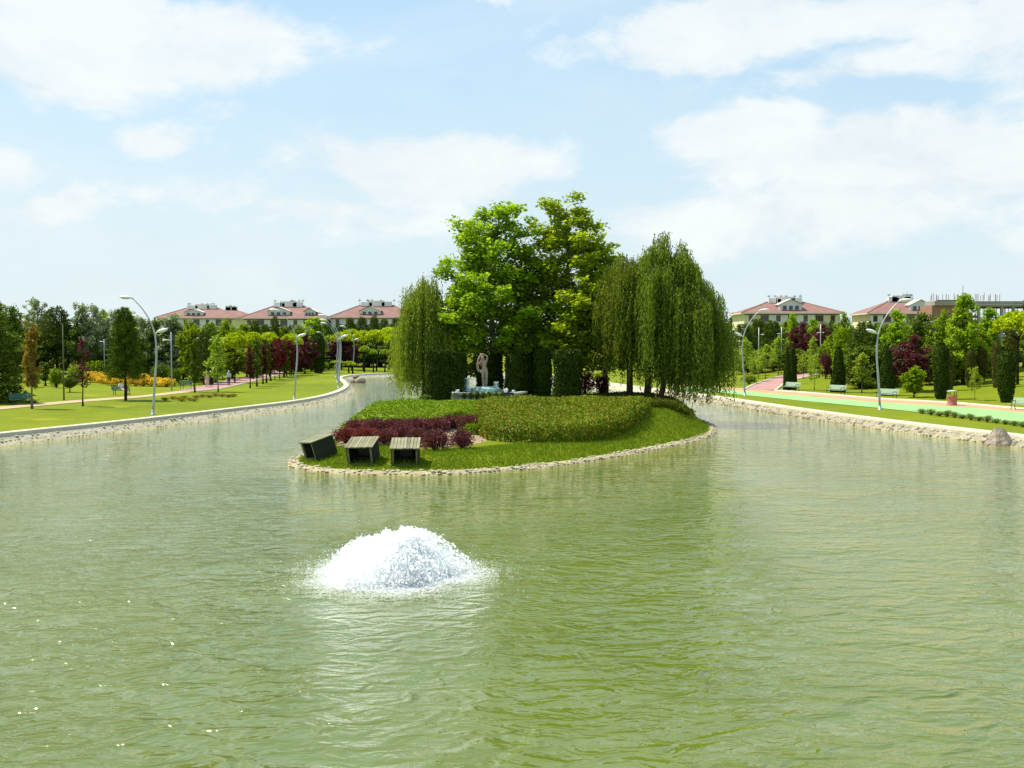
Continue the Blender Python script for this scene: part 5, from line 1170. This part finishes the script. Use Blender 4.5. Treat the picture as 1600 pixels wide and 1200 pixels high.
# ---------------------------------------------------------------- houses
def house(label, pxl, pxr, Yd, yeave, yridge, dorm, seed, wingw=.0):
    a = atY(pxl, yeave, Yd); b = atY(pxr, yeave, Yd); cx = (a.x+b.x)/2; g = HL(cx, Yd); Wd = b.x-a.x; ov = .9; Hh = a.z-g; Dp = 13.0; rid = atY(pxl, yridge, Yd+Dp/2).z-g
    r2 = random.Random(seed); rt = thing('apartment_house', label, 'house', (cx, Yd, g)); w2 = Wd/2-ov; st = Hh/3.0
    ops = []; nb = 7; bw = 2*w2/nb
    for fl in range(3):
        for k in range(nb):
            x = -w2+bw*(k+.5); wide = 2.0 if k in (1, 3, 5) else 1.1; z0 = fl*st+(.25 if k in (3,) else .95); ops.append((x-wide/2, x+wide/2, z0+.1, fl*st+2.55*st/3.0))
    xs = sorted({-w2, w2, *[o[0] for o in ops], *[o[1] for o in ops]}); zs = sorted({0.0, Hh-.35, *[o[2] for o in ops], *[o[3] for o in ops]})
    bodies = {'cream': MB()}; bays = {}
    for i in range(len(xs)-1):
        for j in range(len(zs)-1):
            mx_, mz = (xs[i]+xs[i+1])/2, (zs[j]+zs[j+1])/2
            if any(o[0] < mx_ < o[1] and o[2] < mz < o[3] for o in ops): continue
            bay = int((mx_+w2)/bw); key = 'white' if bay in (2, 4) or (seed % 2 and bay in (0,)) else 'cream'; yy = -.0 if key == 'cream' else -.12
            (bodies['cream'] if key == 'cream' else bays.setdefault(bay, MB())).add([(xs[i], yy, zs[j]), (xs[i+1], yy, zs[j]), (xs[i+1], yy, zs[j+1]), (xs[i], yy, zs[j+1])], [(0, 1, 2, 3)])
    for x0, x1, z0, z1 in ops: bodies['cream'].add([(x0, -.12, z0), (x1, -.12, z0), (x1, -.12, z1), (x0, -.12, z1), (x0, .35, z0), (x1, .35, z0), (x1, .35, z1), (x0, .35, z1)], [(0, 1, 5, 4), (1, 2, 6, 5), (2, 3, 7, 6), (3, 0, 4, 7)])
    bodies['cream'].add([(-w2, 0, 0), (-w2, Dp, 0), (-w2, Dp, Hh), (-w2, 0, Hh), (w2, 0, 0), (w2, Dp, 0), (w2, Dp, Hh), (w2, 0, Hh)], [(0, 3, 2, 1), (4, 5, 6, 7), (1, 2, 6, 5)])
    bodies['cream'].build('wall', M_wally, rt)
    for bb in bays.values(): bb.build('wall_bay', M_wallw, rt)
    for x0, x1, z0, z1 in ops:
        fr = MB(); t_ = .10; xm, zm = (x0+x1)/2, (z0+z1)/2; fr.box(x0+t_/2, .2, zm, t_, .1, z1-z0); fr.box(x1-t_/2, .2, zm, t_, .1, z1-z0); fr.box(xm, .2, z0+t_/2, x1-x0-2*t_, .1, t_); fr.box(xm, .2, z1-t_/2, x1-x0-2*t_, .1, t_)
        if x1-x0 > 1.6:
            fr.box(xm-.33, .2, zm, .07, .09, z1-z0-2*t_); fr.box(xm+.33, .2, zm, .07, .09, z1-z0-2*t_)
        wf = fr.build('window', M_frame, rt); MB().box(xm, .26, zm, x1-x0-.04, .02, z1-z0-.04).build('pane', M_pane, wf)
    for k in (1, 5):   # balconies
        x = -w2+bw*(k+.5)
        for fl in (1, 2):
            MB().box(x, -.75, fl*st-.1, bw*.9, 1.2, .16).build('balcony_slab', M_fasc, rt)
            bl = MB(); bl.box(x, -1.3, fl*st+.95, bw*.9, .05, .06)
            for q in range(9): bl.box(x-bw*.43+q*bw*.86/8, -1.3, fl*st+.45, .04, .04, .94)
            bl.build('balustrade', M_iron, rt)
    W2, y0, y1 = w2+ov, -ov, Dp+ov; run = (y1-y0)/2*1.0; rx = max(W2-run*1.05, 1.0); ym = (y0+y1)/2
    rf = MB(); rf.add([(-W2, y0, Hh+.12), (W2, y0, Hh+.12), (W2, y1, Hh+.12), (-W2, y1, Hh+.12), (-rx, ym, rid), (rx, ym, rid)], [(0, 1, 5, 4), (2, 3, 4, 5), (1, 2, 5), (3, 0, 4)]); ro = rf.build('roof', M_roof, rt)
    MB().box(0, ym, Hh-.02, 2*W2, y1-y0, .26).build('eaves', M_fasc, rt)
    rc = MB()
    for s in (-1, 1): rc.tube([(s*W2, y0, Hh+.16), (s*rx, ym, rid+.06)], .13, 5)
    rc.tube([(-rx, ym, rid+.06), (rx, ym, rid+.06)], .15, 5); rc.build('ridge_tiles', mat('ridge_tile', (.34, .20, .17), .8), ro)
    # dormer with gable
    for (dx, dw, dh) in dorm:
        x = dx*w2; zb = Hh+.4; d = MB(); yb = 1.0
        d.add([(x-dw/2, yb, zb), (x+dw/2, yb, zb), (x+dw/2, yb, zb+dh*.6), (x, yb, zb+dh), (x-dw/2, yb, zb+dh*.6), (x-dw/2, ym, zb), (x+dw/2, ym, zb), (x+dw/2, ym, zb+dh*.6), (x, ym, zb+dh), (x-dw/2, ym, zb+dh*.6)],
              [(0, 1, 2, 3, 4), (1, 6, 7, 2), (0, 4, 9, 5)]); dd = d.build('dormer', M_wallw, ro)
        MB().add([(x-dw/2-.4, yb-.4, zb+dh*.6-.1), (x, yb-.4, zb+dh+.12), (x, ym, zb+dh+.12), (x-dw/2-.4, ym, zb+dh*.6-.1), (x+dw/2+.4, yb-.4, zb+dh*.6-.1), (x+dw/2+.4, ym, zb+dh*.6-.1)], [(0, 1, 2, 3), (1, 4, 5, 2)]).build('dormer_roof', M_fasc, dd)
        for s in (-1, 0, 1): MB().box(x+s*dw*.27, yb-.03, zb+dh*.32, dw*.16, .06, dh*.32).build('dormer_window', M_pane, dd)
    for k, (fx_, hh, ww) in enumerate([(-.62, 1.2, 2.0), (.0, 1.6, 4.6), (.6, 1.3, 2.0), (-.3, 1.0, .8), (.34, 1.1, .8)]):
        x = fx_*rx*1.1 if k != 1 else 0; MB().box(x, ym, rid+hh*.35, ww, 1.2, hh).build('chimney', M_wallw if k != 1 else M_fasc, ro)
    for k in range(6): x = r2.uniform(-rx, rx); an = MB(); an.tube([(x, ym, rid), (x, ym, rid+r2.uniform(1.4, 2.4))], .05, 4); an.box(x, ym, rid+1.5, .7, .05, .35); an.build('aerial', M_metal, ro)
    return rt
house('red-roofed apartment house mostly hidden by trees, leftmost of the row', 242, 372, 330, 497, 482, [(-.1, 6, 2.6)], 1)
house('cream apartment house with red roof, second from the left', 375, 512, 285, 497.5, 478.5, [(-.15, 6, 2.8), (.62, 3, 2.6)], 2)
house('cream apartment house with red roof partly behind the left willow', 513, 655, 290, 496.5, 477.5, [(-.1, 6, 2.8)], 3)
house('cream apartment house with red roof right of the willows', 1157, 1318, 245, 489.5, 472.5, [(.0, 5.4, 3.0)], 4)
house('cream and white apartment house beside the construction site', 1353, 1492, 250, 490, 470.5, [(.28, 5, 3.0)], 5)
house('distant red-roofed house in the gap between the two left-hand houses', 318, 392, 420, 494.5, 484, [], 6)

# building under construction
cY = 205; c0 = atY(1452, 500, cY); c1 = atY(1660, 500, cY); g = HL(c0.x, cY); cs = thing('construction_site', 'unfinished concrete building with rusty formwork and rebar on top', 'building', (c0.x, cY, g)); Wc = c1.x-c0.x
tz = atY(1500, 478, cY).z-g; fh = 3.0; lv = [tz, tz-fh, tz-2*fh, tz-3*fh]
for z in lv[:3]: MB().box(Wc/2+2.4, 5, z, Wc-4.8, 12, .35).build('floor_slab', M_conc, cs)
colm = MB().box(0, 0, 0, .5, .5, fh-.35).mesh('column', M_conc)
for z in lv[1:]:
    for k in range(9): obj('column', colm, cs, (5+k*(Wc-6)/9, -.6, z+fh/2))
frm = MB().box(0, 0, 0, .09, .09, fh-.4).mesh('prop', M_form)
for z in lv[1:3]:
    for k in range(30): obj('prop', frm, cs, (5+k*(Wc-6)/30+random.uniform(-.2, .2), random.uniform(-.4, 2), z+fh/2))
for x0, x1, z in [(1, 8, tz+.9), (6, 9, tz-2.2), (Wc-8.5, Wc-3, tz-1.2), (Wc-8.5, Wc-3, tz+.2), (Wc-8.2, Wc-3, tz-.5)]: MB().box((x0+x1)/2, -1.2, z, x1-x0, .12, .5).build('formwork_panel', M_form, cs)
br = MB().box(0, 0, 0, 5.5, .25, .5).mesh('shutter_board', M_form)
for k in range(7): obj('shutter_board', br, cs, (Wc-5.6, -1.0, tz+.9-k*.6))
MB().box(3.0, 2, tz-1.4, 5.8, 6, fh).build('brick_infill', mat('brick_infill', (.30, .16, .11), .9, var=.2), cs)
MB().box(2.6, 1, tz+.5, 4.4, 5, .9).build('stair_core', M_conc, cs)
MB().box(12, -1.1, tz+.55, 13, .3, .7).build('parapet_form', M_conc, cs)
rb = MB().box(0, 0, 0, .07, .07, 1.4).mesh('rebar', M_form)
for k in range(34): obj('rebar', rb, cs, (.8+k*.42+random.uniform(-.1, .1), random.uniform(-.8, 3), tz+1.4+random.uniform(0, .5)))
MB().tube([(6.6, 0, tz), (6.6, 0, tz+4.2)], .07, 5).build('mast', M_metal, cs)
MB().tube([(Wc-8, 0, tz+.6), (Wc-2, 0, tz+3.4)], .07, 5).tube([(Wc-3.5, 1, tz+.6), (Wc-.5, 1, tz+3.8)], .07, 5).build('hoist_beam', M_form, cs)
